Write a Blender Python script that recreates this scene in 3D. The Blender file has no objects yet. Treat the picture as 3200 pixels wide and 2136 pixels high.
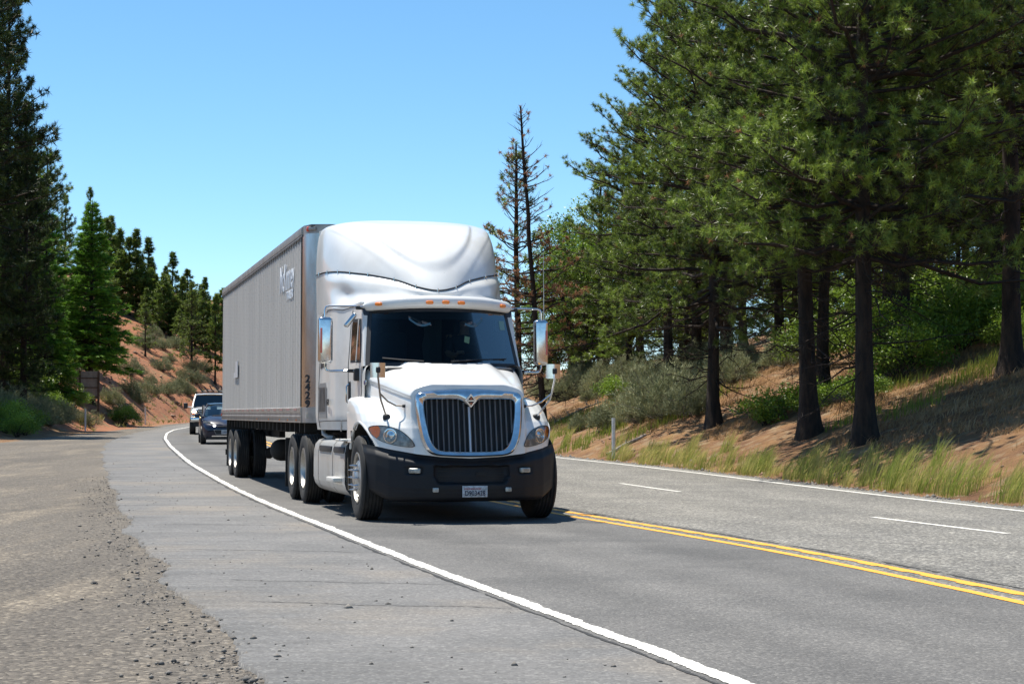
import bpy, bmesh, math, random
import numpy as np
from mathutils import Vector, Matrix
sc = bpy.context.scene
R_ = math.radians
# ---------------------------------------------------------------- camera, sky, sun, exposure
cd = bpy.data.cameras.new('camera'); cam = bpy.data.objects.new('camera', cd); sc.collection.objects.link(cam)
cam.location = (0, 0, 1.18); cam.rotation_euler = (R_(90) + math.atan(186/4100), 0, 0)
cd.sensor_width = 36; cd.lens = 62.84; cd.clip_start = .1; cd.clip_end = 3000
sc.camera = cam
SUN_DIR = Vector((-.27, .21, .94)).normalized()
SUN_EL = math.asin(SUN_DIR.z); SUN_AZ = math.atan2(SUN_DIR.x, SUN_DIR.y)
w = bpy.data.worlds.new('World'); sc.world = w; w.use_nodes = True
nt = w.node_tree; nt.nodes.clear()
sky = nt.nodes.new('ShaderNodeTexSky'); sky.sky_type = 'NISHITA'; sky.sun_disc = False
sky.sun_elevation = SUN_EL; sky.sun_rotation = SUN_AZ; sky.altitude = 2500; sky.air_density = 1.0; sky.dust_density = 0; sky.ozone_density = 3.5
hs = nt.nodes.new('ShaderNodeHueSaturation'); hs.inputs['Saturation'].default_value = 1.12; hs.inputs['Hue'].default_value = .488
bg = nt.nodes.new('ShaderNodeBackground'); bg.inputs[1].default_value = .12
ow = nt.nodes.new('ShaderNodeOutputWorld')
nt.links.new(sky.outputs[0], hs.inputs['Color']); nt.links.new(hs.outputs[0], bg.inputs[0]); nt.links.new(bg.outputs[0], ow.inputs[0])
sl = bpy.data.lights.new('sun', 'SUN'); sl.energy = 5.0; sl.angle = R_(.5); sl.color = (1, .94, .84)
so = bpy.data.objects.new('sun', sl); sc.collection.objects.link(so); so.location = (-20, 10, 60)
so.rotation_euler = (-SUN_DIR).to_track_quat('-Z', 'Y').to_euler()
sc.view_settings.view_transform = 'Standard'; sc.view_settings.look = 'None'
sc.view_settings.gamma = 1; sc.view_settings.exposure = .62
sc.cycles.max_bounces = 6; sc.cycles.transparent_max_bounces = 6
# ---------------------------------------------------------------- helpers
COL = sc.collection
def tag(o, label=None, cat=None, group=None, kind=None):
    if label: o['label'] = label
    if cat: o['category'] = cat
    if group: o['group'] = group
    if kind: o['kind'] = kind
    return o
def empty(name, loc=(0, 0, 0), rz=0, label=None, cat=None, group=None):
    o = bpy.data.objects.new(name, None); COL.objects.link(o); o.location = loc; o.rotation_euler = (0, 0, rz)
    o.empty_display_size = .3
    return tag(o, label, cat, group)
def rawmesh(name, V, F, smooth=False):
    """V (n,3) array, F (m,k) array of one polygon size, or list of lists."""
    me = bpy.data.meshes.new(name)
    V = np.asarray(V, np.float32)
    if isinstance(F, np.ndarray):
        m, k = F.shape
        me.vertices.add(len(V)); me.vertices.foreach_set('co', V.ravel())
        me.loops.add(m*k); me.loops.foreach_set('vertex_index', F.astype(np.int32).ravel())
        me.polygons.add(m); me.polygons.foreach_set('loop_start', np.arange(0, m*k, k, dtype=np.int32))
        try: me.polygons.foreach_set('loop_total', np.full(m, k, dtype=np.int32))
        except Exception: pass
        me.update(calc_edges=True)
    else:
        me.from_pydata([tuple(v) for v in V.tolist()], [], [list(map(int, f)) for f in F])
    if smooth: me.polygons.foreach_set('use_smooth', [True]*len(me.polygons))
    me.update()
    return me
def link(name, me, mat, parent=None):
    o = bpy.data.objects.new(name, me); COL.objects.link(o)
    if mat:
        for m in (mat if isinstance(mat, (list, tuple)) else [mat]): me.materials.append(m)
    if parent: o.parent = parent
    return o
class MB:
    def __init__(s): s.V = []; s.F = []; s.I = []; s.mi = 0
    def add(s, V, F):
        b = len(s.V); s.V += [tuple(map(float, v)) for v in V]; s.F += [[b+int(i) for i in f] for f in F]; s.I += [s.mi]*len(F)
    def box(s, x0, x1, y0, y1, z0, z1, M=None, taper=None):
        V = [(x, y, z) for z in (z0, z1) for y in (y0, y1) for x in (x0, x1)]
        if M is not None: V = [tuple(M @ Vector(v)) for v in V]
        s.add(V, [(0, 2, 3, 1), (4, 5, 7, 6), (0, 1, 5, 4), (2, 6, 7, 3), (0, 4, 6, 2), (1, 3, 7, 5)])
    def grid(s, P, flip=False, wrapu=False):
        P = np.asarray(P, float); n, m = P.shape[:2]; F = []
        for i in range(n-1):
            for j in range(m if wrapu else m-1):
                j2 = (j+1) % m; f = (i*m+j, i*m+j2, (i+1)*m+j2, (i+1)*m+j); F.append(f[::-1] if flip else f)
        s.add(P.reshape(-1, 3), F)
    def prism(s, poly, h0, h1, axis='y'):
        """poly list of 2D; extruded along axis between h0,h1 (axis y -> poly=(x,z); x -> (y,z); z -> (x,y))"""
        def pt(a, b, h): return {'y': (a, h, b), 'x': (h, a, b), 'z': (a, b, h)}[axis]
        n = len(poly); V = [pt(a, b, h0) for a, b in poly]+[pt(a, b, h1) for a, b in poly]
        F = [list(range(n))[::-1], list(range(n, 2*n))]+[(i, (i+1) % n, n+(i+1) % n, n+i) for i in range(n)]
        s.add(V, F)
    def tube(s, pts, r, n=8, cap=True):
        pts = [Vector(p) for p in pts]; rs = r if isinstance(r, (list, tuple)) else [r]*len(pts)
        rings = []; up = None
        for i, p in enumerate(pts):
            t = (pts[min(i+1, len(pts)-1)]-pts[max(i-1, 0)]).normalized()
            if up is None: up = Vector((0, 0, 1)) if abs(t.z) < .9 else Vector((1, 0, 0))
            a = t.cross(up).normalized(); b = a.cross(t).normalized(); up = b
            rings.append([tuple(p+(a*math.cos(q)+b*math.sin(q))*rs[i]) for q in [2*math.pi*k/n for k in range(n)]])
        V = [v for rg in rings for v in rg]; F = []
        for i in range(len(pts)-1):
            for j in range(n): F.append((i*n+j, i*n+(j+1) % n, (i+1)*n+(j+1) % n, (i+1)*n+j))
        if cap: F += [list(range(n))[::-1], [(len(pts)-1)*n+j for j in range(n)]]
        s.add(V, F)
    def lathe(s, prof, c=(0, 0, 0), axis='x', n=32, a0=0, a1=2*math.pi):
        """prof list of (radius, height along axis)"""
        full = abs(a1-a0-2*math.pi) < 1e-6; m = n if full else n+1
        P = np.zeros((len(prof), m, 3))
        for i, (r, h) in enumerate(prof):
            for j in range(m):
                q = a0+(a1-a0)*j/n; u, v = r*math.cos(q), r*math.sin(q)
                P[i, j] = {'x': (h, u, v), 'y': (u, h, v), 'z': (u, v, h)}[axis]
        P += np.array(c); s.grid(P, wrapu=full)
    def build(s, name, mat, parent=None, smooth=True, ang=35, bevel=0, seg=2):
        me = bpy.data.meshes.new(name); me.from_pydata(s.V, [], s.F)
        for m in (mat if isinstance(mat, (list, tuple)) else [mat]): me.materials.append(m)
        if isinstance(mat, (list, tuple)): me.polygons.foreach_set('material_index', s.I)
        bm = bmesh.new(); bm.from_mesh(me); bmesh.ops.recalc_face_normals(bm, faces=bm.faces) if bevel or getattr(s, 'recalc', True) else None
        bm.to_mesh(me); bm.free()
        if smooth:
            me.polygons.foreach_set('use_smooth', [True]*len(me.polygons)); me.set_sharp_from_angle(angle=R_(ang))
        me.update()
        o = bpy.data.objects.new(name, me); COL.objects.link(o)
        if parent: o.parent = parent
        if bevel:
            b = o.modifiers.new('bevel', 'BEVEL'); b.width = bevel; b.segments = seg; b.limit_method = 'ANGLE'; b.angle_limit = R_(32); b.harden_normals = False
        return o
# ---------------------------------------------------------------- materials
def mat(name, col, rough=.5, metal=0., col2=None, vscale=5., vlo=.4, vhi=.6, detail=6, bump=None, coat=0., spec=.5, emis=None, trans=0., tint=False, transl=0., stretch=None, ior=None, col3=None, v3=None, sheen=0, objrand=0.):
    m = bpy.data.materials.new(name); m.use_nodes = True; t = m.node_tree; N = t.nodes; L = t.links
    p = N['Principled BSDF']; c4 = lambda c: (c[0], c[1], c[2], 1)
    p.inputs['Base Color'].default_value = c4(col); p.inputs['Roughness'].default_value = rough; p.inputs['Metallic'].default_value = metal
    p.inputs['Specular IOR Level'].default_value = spec; p.inputs['Coat Weight'].default_value = coat; p.inputs['Coat Roughness'].default_value = .06
    if ior: p.inputs['IOR'].default_value = ior
    if trans: p.inputs['Transmission Weight'].default_value = trans
    if emis: p.inputs['Emission Color'].default_value = c4(emis[0]); p.inputs['Emission Strength'].default_value = emis[1]
    tc = N.new('ShaderNodeTexCoord'); src = tc.outputs['Object']
    if stretch:
        mp = N.new('ShaderNodeMapping'); mp.inputs['Scale'].default_value = stretch; L.new(src, mp.inputs[0]); src = mp.outputs[0]
    out = None
    def noise(scale, det=detail, rg=.6):
        n = N.new('ShaderNodeTexNoise'); n.inputs['Scale'].default_value = scale; n.inputs['Detail'].default_value = det; n.inputs['Roughness'].default_value = rg
        L.new(src, n.inputs['Vector']); return n.outputs[0]
    def ramp(s, lo, hi):
        r = N.new('ShaderNodeMapRange'); r.inputs[1].default_value = lo; r.inputs[2].default_value = hi; L.new(s, r.inputs[0]); return r.outputs[0]
    def mix(f, a, b):
        x = N.new('ShaderNodeMix'); x.data_type = 'RGBA'; L.new(f, x.inputs['Factor'])
        for s_, v in ((x.inputs[6], a), (x.inputs[7], b)):
            if isinstance(v, tuple): s_.default_value = c4(v)
            else: L.new(v, s_)
        return x.outputs[2]
    cur = col
    if col2 is not None:
        if tint:
            at = N.new('ShaderNodeAttribute'); at.attribute_name = 'tint'; cur = mix(at.outputs['Fac'], col, col2)
        else: cur = mix(ramp(noise(vscale), vlo, vhi), col, col2)
    if col3 is not None:
        cur = mix(ramp(noise(v3[0], 5), v3[1], v3[2]), cur, col3)
    if objrand:
        oi = N.new('ShaderNodeObjectInfo'); h = N.new('ShaderNodeHueSaturation')
        mr = N.new('ShaderNodeMapRange'); mr.inputs[3].default_value = 1-objrand; mr.inputs[4].default_value = 1+objrand; L.new(oi.outputs['Random'], mr.inputs[0])
        L.new(mr.outputs[0], h.inputs['Value']); L.new(cur, h.inputs['Color']); cur = h.outputs[0]
    if not isinstance(cur, tuple): L.new(cur, p.inputs['Base Color'])
    if bump:
        b = N.new('ShaderNodeBump'); b.inputs['Strength'].default_value = bump[1]; b.inputs['Distance'].default_value = bump[2]
        L.new(noise(bump[0], 8, .7), b.inputs['Height']); L.new(b.outputs[0], p.inputs['Normal'])
    if transl:
        tr = N.new('ShaderNodeBsdfTranslucent'); ms = N.new('ShaderNodeMixShader'); ms.inputs[0].default_value = transl
        if isinstance(cur, tuple): tr.inputs[0].default_value = c4(cur)
        else: L.new(cur, tr.inputs[0])
        o = N['Material Output']; L.new(p.outputs[0], ms.inputs[1]); L.new(tr.outputs[0], ms.inputs[2]); L.new(ms.outputs[0], o.inputs[0])
    return m
def speckle(m, scale, lo, hi, dark=.55, light=1.6, bumpd=.004, bs=.6, patch=None):
    """adds aggregate: voronoi cells of light and dark stones over the base colour, with their relief"""
    t = m.node_tree; N = t.nodes; L = t.links; p = N['Principled BSDF']
    tc = N.new('ShaderNodeTexCoord'); v = N.new('ShaderNodeTexVoronoi'); v.inputs['Scale'].default_value = scale; L.new(tc.outputs['Object'], v.inputs['Vector'])
    sp = N.new('ShaderNodeSeparateColor'); L.new(v.outputs['Color'], sp.inputs[0])
    r = N.new('ShaderNodeValToRGB'); cr = r.color_ramp; cr.elements[0].position = 0; cr.elements[0].color = (dark, dark, dark, 1)
    cr.elements[1].position = 1; cr.elements[1].color = (light, light, light*.97, 1)
    e = cr.elements.new(lo); e.color = (.85, .85, .85, 1); e = cr.elements.new(hi); e.color = (1.08, 1.08, 1.08, 1)
    L.new(sp.outputs[0], r.inputs[0])
    mx = N.new('ShaderNodeMix'); mx.data_type = 'RGBA'; mx.blend_type = 'MULTIPLY'; mx.inputs['Factor'].default_value = 1
    bc = p.inputs['Base Color']
    if bc.links: s0 = bc.links[0].from_socket; L.new(s0, mx.inputs[6])
    else: mx.inputs[6].default_value = bc.default_value
    L.new(r.outputs[0], mx.inputs[7]); L.new(mx.outputs[2], bc)
    b = N.new('ShaderNodeBump'); b.inputs['Strength'].default_value = bs; b.inputs['Distance'].default_value = bumpd; b.invert = True
    L.new(v.outputs['Distance'], b.inputs['Height'])
    if p.inputs['Normal'].links: L.new(p.inputs['Normal'].links[0].from_socket, b.inputs['Normal'])
    L.new(b.outputs[0], p.inputs['Normal'])
    return m
# ---------------------------------------------------------------- terrain functions (metres, camera at the origin)
ZY=np.array([-100,30,37,50,64,84,105,120,140,170,250,600.]);ZZ=np.array([0,0,.07,.22,.43,.64,.86,1.08,1.4,1.9,3,6.])
def zr(y):
    y=np.asarray(y,float)
    return sum(np.interp(y+q,ZY,ZZ) for q in range(-6,7))/13
def curve(pts):
    p=np.array(pts,float)
    def f(y):
        y=np.asarray(y,float)
        def g(t):
            r=np.interp(t,p[:,1],p[:,0])
            a=(p[1,0]-p[0,0])/(p[1,1]-p[0,1]); r=np.where(t<p[0,1],p[0,0]+a*(t-p[0,1]),r)
            b=(p[-1,0]-p[-2,0])/(p[-1,1]-p[-2,1]); return np.where(t>p[-1,1],p[-1,0]+b*(t-p[-1,1]),r)
        return sum(g(y+q) for q in np.linspace(-2.5,2.5,7))/7
    return f
XW=curve([(3.1,0),(1.03,8.16),(.45,10.52),(-.61,14.31),(-1.71,18.85),(-3.24,24.9),(-4.89,31.66),(-7.93,44.4),(-11.84,62),(-14.5,74.8),(-17.03,88.3),(-18.95,100.4),(-19.9,110),(-20,120),(-19,132),(-15,150),(-7,170),(6,190)])
XA=curve([(0.9,0),(-1.06,8.16),(-1.42,9.56),(-1.91,11.33),(-2.47,13.16),(-3.44,16.8),(-5.88,26.9),(-10.51,46),(-14.37,63.1),(-16.9,76.7),(-19.2,92.5),(-22,113.6),(-22.3,124),(-21,136),(-17,152),(-9,172),(4,192)])
XY=curve([(5.35,0),(4.35,6),(3.36,11.8),(2.89,14.44),(2.23,17.5),(1.37,20.5),(.65,23),(-1.5,32),(-4.5,44.4),(-8.4,62),(-11,74.8),(-13.5,88.3),(-15.4,100),(-16.4,110),(-16.5,120),(-15.4,132),(-11.5,150),(-3.5,170),(9.5,190)])
XR=curve([(10.5,0),(8.9,12),(6.87,24.06),(5.85,29.95),(4.3,37.93),(2.5,45.6),(1.22,49.8),(-1,60),(-4.6,78),(-7.6,96),(-9,110),(-9.2,120),(-8.2,132),(-4.5,150),(3.5,170),(16,190)])
XE=lambda y: XR(y)+.45
EP=np.array([(-24,-40),(-22,0),(-20.3,20),(-19.6,45),(-19.8,62),(-20.1,70),(-20.6,76),(-21.2,83),(-22,92.5),(-23,105),(-23.7,117),(-23.9,127),(-22.8,138),(-19,151),(-11.5,167),(1,184),(20,200),(60,215),(200,240)],float)
def sdE(X,Y):
    X=np.asarray(X,float);Y=np.asarray(Y,float)
    best=np.full(X.shape,1e9);sg=np.ones(X.shape)
    for a,b in zip(EP[:-1],EP[1:]):
        d=b-a; t=np.clip(((X-a[0])*d[0]+(Y-a[1])*d[1])/(d@d),0,1)
        dx=X-a[0]-t*d[0]; dy=Y-a[1]-t*d[1]; r=np.hypot(dx,dy); cr=d[0]*dy-d[1]*dx
        m=r<best; best=np.where(m,r,best); sg=np.where(m,np.where(cr>0,1,-1),sg)
    return best*sg
def vnoise(X,Y,sc,seed=0):
    X=np.asarray(X)/sc;Y=np.asarray(Y)/sc
    i=np.floor(X).astype(int);j=np.floor(Y).astype(int);u=X-i;v=Y-j;u=u*u*(3-2*u);v=v*v*(3-2*v)
    def h(a,b):
        n=(a*374761393+b*668265263+seed*69069)&0x7fffffff; n=((n^(n>>13))*1274126177)&0x7fffffff
        return ((n^(n>>16))&0xffff)/65535.-.5
    return (h(i,j)*(1-u)+h(i+1,j)*u)*(1-v)+(h(i,j+1)*(1-u)+h(i+1,j+1)*u)*v
def sm(x,a,b): t=np.clip((x-a)/(b-a),0,1); return t*t*(3-2*t)
def terr(X,Y):
    X=np.asarray(X,float);Y=np.asarray(Y,float)
    z=zr(Y)
    s=X-XE(Y)
    bk=np.where(s>0,.34*np.clip(s-.25,0,8)+.15*np.clip(s-8.25,0,40)+.2*np.clip(s-22,0,40),0)*sm(s,0,1.2)
    k=np.interp(Y,[60,95,125],[.2,.5,1])
    d=sdE(X,Y)
    cap=np.interp(X,[-60,-38,-30,-22,-8,40],[19,14.5,10.5,6.5,3.5,9])
    hl=k*.78*np.clip(d-.8,0,100); hl=cap*(1-np.exp(-hl/cap*1.15))*sm(d,0,2)
    rough=(vnoise(X,Y,2.6,1)*.32+vnoise(X,Y,1.1,2)*.16+vnoise(X,Y,.5,3)*.07)*np.maximum(sm(s,.4,3),sm(d,.3,3))
    low=np.where((s<.1)&(d<0),-.03+.018*sm(XA(Y)+.1-X,0,.5),0)
    # gravel pullout gently uneven
    g=sm(XA(Y)-X,.1,2)*(d<0)*(vnoise(X,Y,3,5)*.05+.0)
    return z+np.where(s>0,bk,0)+np.where(d>0,hl,0)+rough+np.where(s<.1,low,0)+g*0
def curve_x(f, ys): return f(ys)
M_as1 = speckle(mat('asphalt_lane', (.112, .108, .103), .88, col2=(.14, .134, .126), vscale=.9, vlo=.35, vhi=.65, bump=(60, .25, .004), col3=(.095, .092, .088), v3=(.35, .5, .62)), 75, .25, .8, .6, 1.75, .003, .5)
M_as2 = speckle(mat('asphalt_far', (.19, .18, .16), .9, col2=(.14, .134, .122), vscale=.6, vlo=.35, vhi=.65, bump=(40, .35, .006)), 42, .3, .72, .45, 2.3, .006, .7)
M_as3 = speckle(mat('asphalt_shoulder', (.158, .153, .147), .85, col2=(.125, .122, .118), vscale=.8, vlo=.4, vhi=.62, bump=(50, .2, .003), col3=(.205, .18, .15), v3=(.33, .5, .7)), 60, .3, .85, .7, 1.5, .002, .35)
M_grav = speckle(mat('gravel', (.150, .130, .106), .95, col2=(.10, .087, .072), vscale=.45, vlo=.35, vhi=.65, bump=(22, .8, .02), col3=(.20, .168, .128), v3=(.9, .5, .68), stretch=(1.5, .3, 1)), 38, .3, .8, .45, 1.9, .012, .9)
M_dirt = mat('dirt', (.32, .175, .07), .95, col2=(.17, .08, .035), vscale=1.2, vlo=.35, vhi=.62, bump=(6, 1, .16), col3=(.30, .21, .12), v3=(2.6, .5, .66))
M_red = mat('red_dirt', (.34, .125, .052), .95, col2=(.27, .12, .06), vscale=.6, vlo=.35, vhi=.6, bump=(3, .9, .2), col3=(.2, .16, .07), v3=(.5, .55, .72))
def tracks(m, stops):
    """worn wheel tracks and the oil strip: base colour multiplied along the lane's own width"""
    t = m.node_tree; N = t.nodes; L = t.links; p = N['Principled BSDF']; at = N.new('ShaderNodeAttribute'); at.attribute_name = 'lat'
    r = N.new('ShaderNodeValToRGB'); cr = r.color_ramp; cr.interpolation = 'EASE'; cr.elements[0].position = 0; cr.elements[0].color = (1, 1, 1, 1); cr.elements[1].position = 1; cr.elements[1].color = (1, 1, 1, 1)
    for x, v in stops: e = cr.elements.new(x); e.color = (v, v, v, 1)
    tc = N.new('ShaderNodeTexCoord'); n = N.new('ShaderNodeTexNoise'); n.inputs['Scale'].default_value = .5; n.inputs['Detail'].default_value = 5; L.new(tc.outputs['Object'], n.inputs['Vector'])
    ad = N.new('ShaderNodeMath'); ad.operation = 'MULTIPLY_ADD'; ad.inputs[1].default_value = .12; L.new(n.outputs[0], ad.inputs[0]); L.new(at.outputs['Fac'], ad.inputs[2]); sb = N.new('ShaderNodeMath'); sb.operation = 'SUBTRACT'; sb.inputs[1].default_value = .06; L.new(ad.outputs[0], sb.inputs[0]); L.new(sb.outputs[0], r.inputs[0])
    mx = N.new('ShaderNodeMix'); mx.data_type = 'RGBA'; mx.blend_type = 'MULTIPLY'; mx.inputs['Factor'].default_value = 1; L.new(p.inputs['Base Color'].links[0].from_socket, mx.inputs[6]); L.new(r.outputs[0], mx.inputs[7]); L.new(mx.outputs[2], p.inputs['Base Color'])
tracks(M_as1, [(.12, 1.0), (.26, .86), (.40, 1.04), (.52, .90), (.64, 1.04), (.78, .86), (.9, 1.0)])
tracks(M_as2, [(.03, .72), (.075, .74), (.10, 1.0), (.2, .9), (.3, 1.03), (.4, .9), (.5, 1.02), (.6, .92), (.72, 1.04), (.8, .9), (.9, .86)])
def paint(name, col, under, wear, scale=9):
    m = mat(name, col, .7, bump=(60, .3, .003)); t = m.node_tree; N = t.nodes; L = t.links; p = N['Principled BSDF']
    tc = N.new('ShaderNodeTexCoord'); n = N.new('ShaderNodeTexNoise'); n.inputs['Scale'].default_value = scale; n.inputs['Detail'].default_value = 9; n.inputs['Roughness'].default_value = .75
    L.new(tc.outputs['Object'], n.inputs['Vector']); r = N.new('ShaderNodeMapRange'); r.inputs[1].default_value = wear; r.inputs[2].default_value = wear+.05; L.new(n.outputs[0], r.inputs[0])
    x = N.new('ShaderNodeMix'); x.data_type = 'RGBA'; L.new(r.outputs[0], x.inputs['Factor']); x.inputs[6].default_value = (*col, 1); x.inputs[7].default_value = (*under, 1); L.new(x.outputs[2], p.inputs['Base Color'])
    return m
M_pw = paint('white_road_paint', (.72, .70, .64), (.25, .24, .22), .565, 22)
M_py = paint('yellow_road_paint', (.80, .37, .04), (.3, .17, .05), .58, 16)
M_crack = mat('crack_fill', (.03, .03, .03), .9)
# terrain sheet
xs = np.unique(np.concatenate([np.arange(-420, -60, 12), np.arange(-60, -30, 2), np.arange(-30, -19, .6), np.arange(-19, 1, 1.2), np.arange(1, 14, .28), np.arange(14, 40, .9), np.arange(40, 420, 14)]))
ys = np.unique(np.concatenate([np.arange(-40, 4, 3), np.arange(4, 22, .9), np.arange(22, 64, .32), np.arange(64, 130, .8), np.arange(130, 220, 2), np.arange(220, 1000, 20)]))
GX, GY = np.meshgrid(xs, ys); GZ = terr(GX, GY)
n, m = GX.shape; idx = np.arange(n*m).reshape(n, m)
Fq = np.stack([idx[:-1, :-1], idx[:-1, 1:], idx[1:, 1:], idx[1:, :-1]], -1).reshape(-1, 4)
me = rawmesh('ground', np.stack([GX, GY, GZ], -1).reshape(-1, 3), Fq, True)
fx = GX[:-1, :-1].ravel(); fy = GY[:-1, :-1].ravel()
mi = np.where(sdE(fx, fy) > -.3, 2, np.where(fx > XE(fy)-.2, 1, 0)); mi = np.where((mi == 2) & (fy < 92), 1, mi)
g = link('ground', me, [M_grav, M_dirt, M_red]); me.polygons.foreach_set('material_index', mi.astype(np.int32)); tag(g, kind='structure')
rng = np.random.default_rng(3)
def ribbon(name, fl, fr, y0, y1, off, m, parent=None, step=.5, jl=0, jr=0, jag=.05, kind=True, nx=2, jfine=0, skirt=False):
    ys = np.arange(y0, y1+1e-6, step); L = fl(ys); Rr = fr(ys)
    if jl: L = L+jl*(vnoise(ys, ys*0, .5, 11)+vnoise(ys, ys*0, .12, 12)*.6)+jfine*rng.uniform(-1, 1, len(ys))
    if jr: Rr = Rr+jr*(vnoise(ys, ys*0, .5, 13)+vnoise(ys, ys*0, .12, 14)*.6)+jfine*rng.uniform(-1, 1, len(ys))
    z = zr(ys)+off; t = np.linspace(0, 1, nx)
    V = np.stack([L[:, None]*(1-t)+Rr[:, None]*t, np.repeat(ys[:, None], nx, 1), np.repeat(z[:, None], nx, 1)], -1).reshape(-1, 3)
    if skirt:
        V = V.reshape(len(ys), nx, 3); Sx = V[:, :1].copy(); Sx[..., 0] -= .012; Sx[..., 2] -= .06; V = np.concatenate([Sx, V], 1).reshape(-1, 3); nx += 1
    i = np.arange(len(ys)*nx).reshape(-1, nx)
    F = np.stack([i[:-1, :-1], i[:-1, 1:], i[1:, 1:], i[1:, :-1]], -1).reshape(-1, 4)
    me_ = rawmesh(name, V, F); o = link(name, me_, m, parent)
    at_ = me_.attributes.new('lat', 'FLOAT', 'POINT'); at_.data.foreach_set('value', np.tile(np.r_[[0.]*(nx-len(t)), t], len(ys)).astype(np.float32))
    if parent is None and kind: tag(o, kind='structure')
    return o
def flaky(f):   # ragged pavement edge with broken bites
    return lambda y: f(y)+.20*vnoise(y, y*0, 2.2, 21)+.07*vnoise(y, y*0, .6, 22)+.07*vnoise(y, y*0, .21, 23)+.05*vnoise(y, y*0, .09, 24)
road = ribbon('road', lambda y: XW(y)-.10, XY, -20, 190, 0, M_as1)
roadf = ribbon('road', lambda y: XY(y)+.001, XE, -20, 190, 0, M_as2, step=.25, jr=.09, jfine=.02)
sh = ribbon('road_shoulder', flaky(XA), lambda y: XW(y)-.101, 2, 190, 0, M_as3, step=.02, skirt=True)
ribbon('edge_line', lambda y: XW(y)-.055, lambda y: XW(y)+.055, 2, 190, .004, M_pw, road, step=.03, jl=.012, jr=.03, jfine=.008)
ribbon('centre_line', lambda y: XY(y)-.05, lambda y: XY(y)+.05, -5, 190, .004, M_py, road, step=.1, jl=.008, jr=.008)
ribbon('centre_line', lambda y: XY(y)+.29-.05-.03*(np.sin(y*2*math.pi/.62) > -.2), lambda y: XY(y)+.29+.05, -5, 190, .004, M_py, roadf, step=.04, jl=.004)
XD = curve([(7.0, 12), (5.38, 18.85), (4.55, 22.4), (2.82, 30.62), (2.04, 33.92), (0, 43)])
for a, b in ((19.2, 22.6), (30.4, 33.9), (42, 45.5), (7.5, 11)):
    ribbon('lane_dash', lambda y: XD(y)-.045, lambda y: XD(y)+.045, a, b, .004, M_pw, roadf, step=.06, jl=.012, jr=.012)
ribbon('edge_line', lambda y: XR(y)-.055, lambda y: XR(y)+.055, -5, 190, .004, M_pw, roadf, step=.1, jl=.01, jr=.01)
# dark joint beside the white line, and transverse cracks of the shoulder
ribbon('joint', lambda y: XW(y)-.125, lambda y: XW(y)-.10, 2, 75, .003, M_crack, sh, step=.05, jl=.03, jr=.015, jfine=.006)
ribbon('joint', lambda y: XY(y)+.46, lambda y: XY(y)+.485, 6, 30, .003, M_crack, roadf, step=.05, jl=.05, jr=.03, jfine=.008)
def crackline(x0, y0, x1, y1, wd, par, seed):
    r = random.Random(seed); n = 60; P = []
    dx, dy = x1-x0, y1-y0; ln = math.hypot(dx, dy); nx, ny = -dy/ln, dx/ln; o = 0
    for i in range(n+1):
        t = i/n; o = o*.9+r.uniform(-.02, .02); ww = wd*(.3+r.random())*min(1, 8*t+.1, 8*(1-t)+.1)
        x, y = x0+dx*t+nx*o, y0+dy*t+ny*o
        P.append([(x-nx*ww, y-ny*ww, float(zr(y))+.004), (x+nx*ww, y+ny*ww, float(zr(y))+.004)])
    b = MB(); b.grid(np.array(P)); b.recalc = False; b.build('crack', M_crack, par, smooth=False)
for i, (a, yl, yr) in enumerate([(0, 11.9, 11.4), (0, 13.6, 13.1), (0, 16.8, 16.4), (0, 21, 20.6), (0, 27, 26.6), (0, 34, 33.6), (0, 43, 42.6)]):
    crackline(float(XA(yl))+.25, yl, float(XW(yr))-.13, yr, .006+.004*(yl/20), sh, i)
for i, (s0, s1, y) in enumerate([(.9, 2.7, 14.5), (1.2, 3.2, 17.7), (.8, 4, 21.3), (2.2, 5.4, 25.2), (3, 5.6, 30.6), (1.0, 3.2, 28.4)]):
    crackline(float(XY(y))+s0, y, float(XY(y+.5))+s1, y-.4, .006, roadf, 40+i)
# ---------------------------------------------------------------- vegetation
M_bark = mat('bark', (.045, .028, .018), .95, col2=(.016, .011, .009), vscale=7, vlo=.4, vhi=.6, bump=(9, 1, .06), stretch=(1, 1, .25))
M_twig = mat('dead_wood', (.07, .058, .048), .95, col2=(.03, .024, .02), vscale=4)
M_grey = mat('weathered_wood', (.30, .27, .24), .95, col2=(.14, .12, .10), vscale=14, stretch=(1, 1, .2))
M_pine = mat('pine_needles', (.008, .022, .002), .38, col2=(.34, .46, .07), tint=True, transl=.38, spec=.6, objrand=.18)  # random tuft tints, near-black to bright: gap shade and glints put into colour
M_pine2 = mat('far_pine_needles', (.012, .032, .005), .45, col2=(.26, .36, .055), tint=True, transl=.40, spec=.5, objrand=.2)
M_pine3 = mat('shaded_conifer_needles', (.005, .013, .003), .5, col2=(.10, .15, .03), tint=True, transl=.25, spec=.3, objrand=.2)  # darker needle copy: shade on the left-edge pines put into the colour
M_fir = mat('fir_needles', (.035, .11, .010), .5, col2=(.26, .50, .045), tint=True, transl=.38, spec=.3, objrand=.12)
M_brown = mat('brown_needles', (.24, .09, .04), .7, col2=(.50, .28, .14), tint=True, transl=.25)
M_leaf = mat('green_leaves', (.035, .085, .008), .45, col2=(.30, .44, .045), tint=True, transl=.35, objrand=.15)
M_sage = mat('sage_leaves', (.12, .14, .065), .8, col2=(.34, .35, .19), tint=True, transl=.2, objrand=.15)
M_grass = mat('verge_grass', (.17, .27, .03), .7, col2=(.66, .55, .22), tint=True, transl=.45)
M_dry = mat('dry_grass', (.30, .18, .085), .9, col2=(.50, .34, .18), tint=True, transl=.25)
def unit(v): return v/np.maximum(np.linalg.norm(v, axis=-1, keepdims=True), 1e-9)
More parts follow.
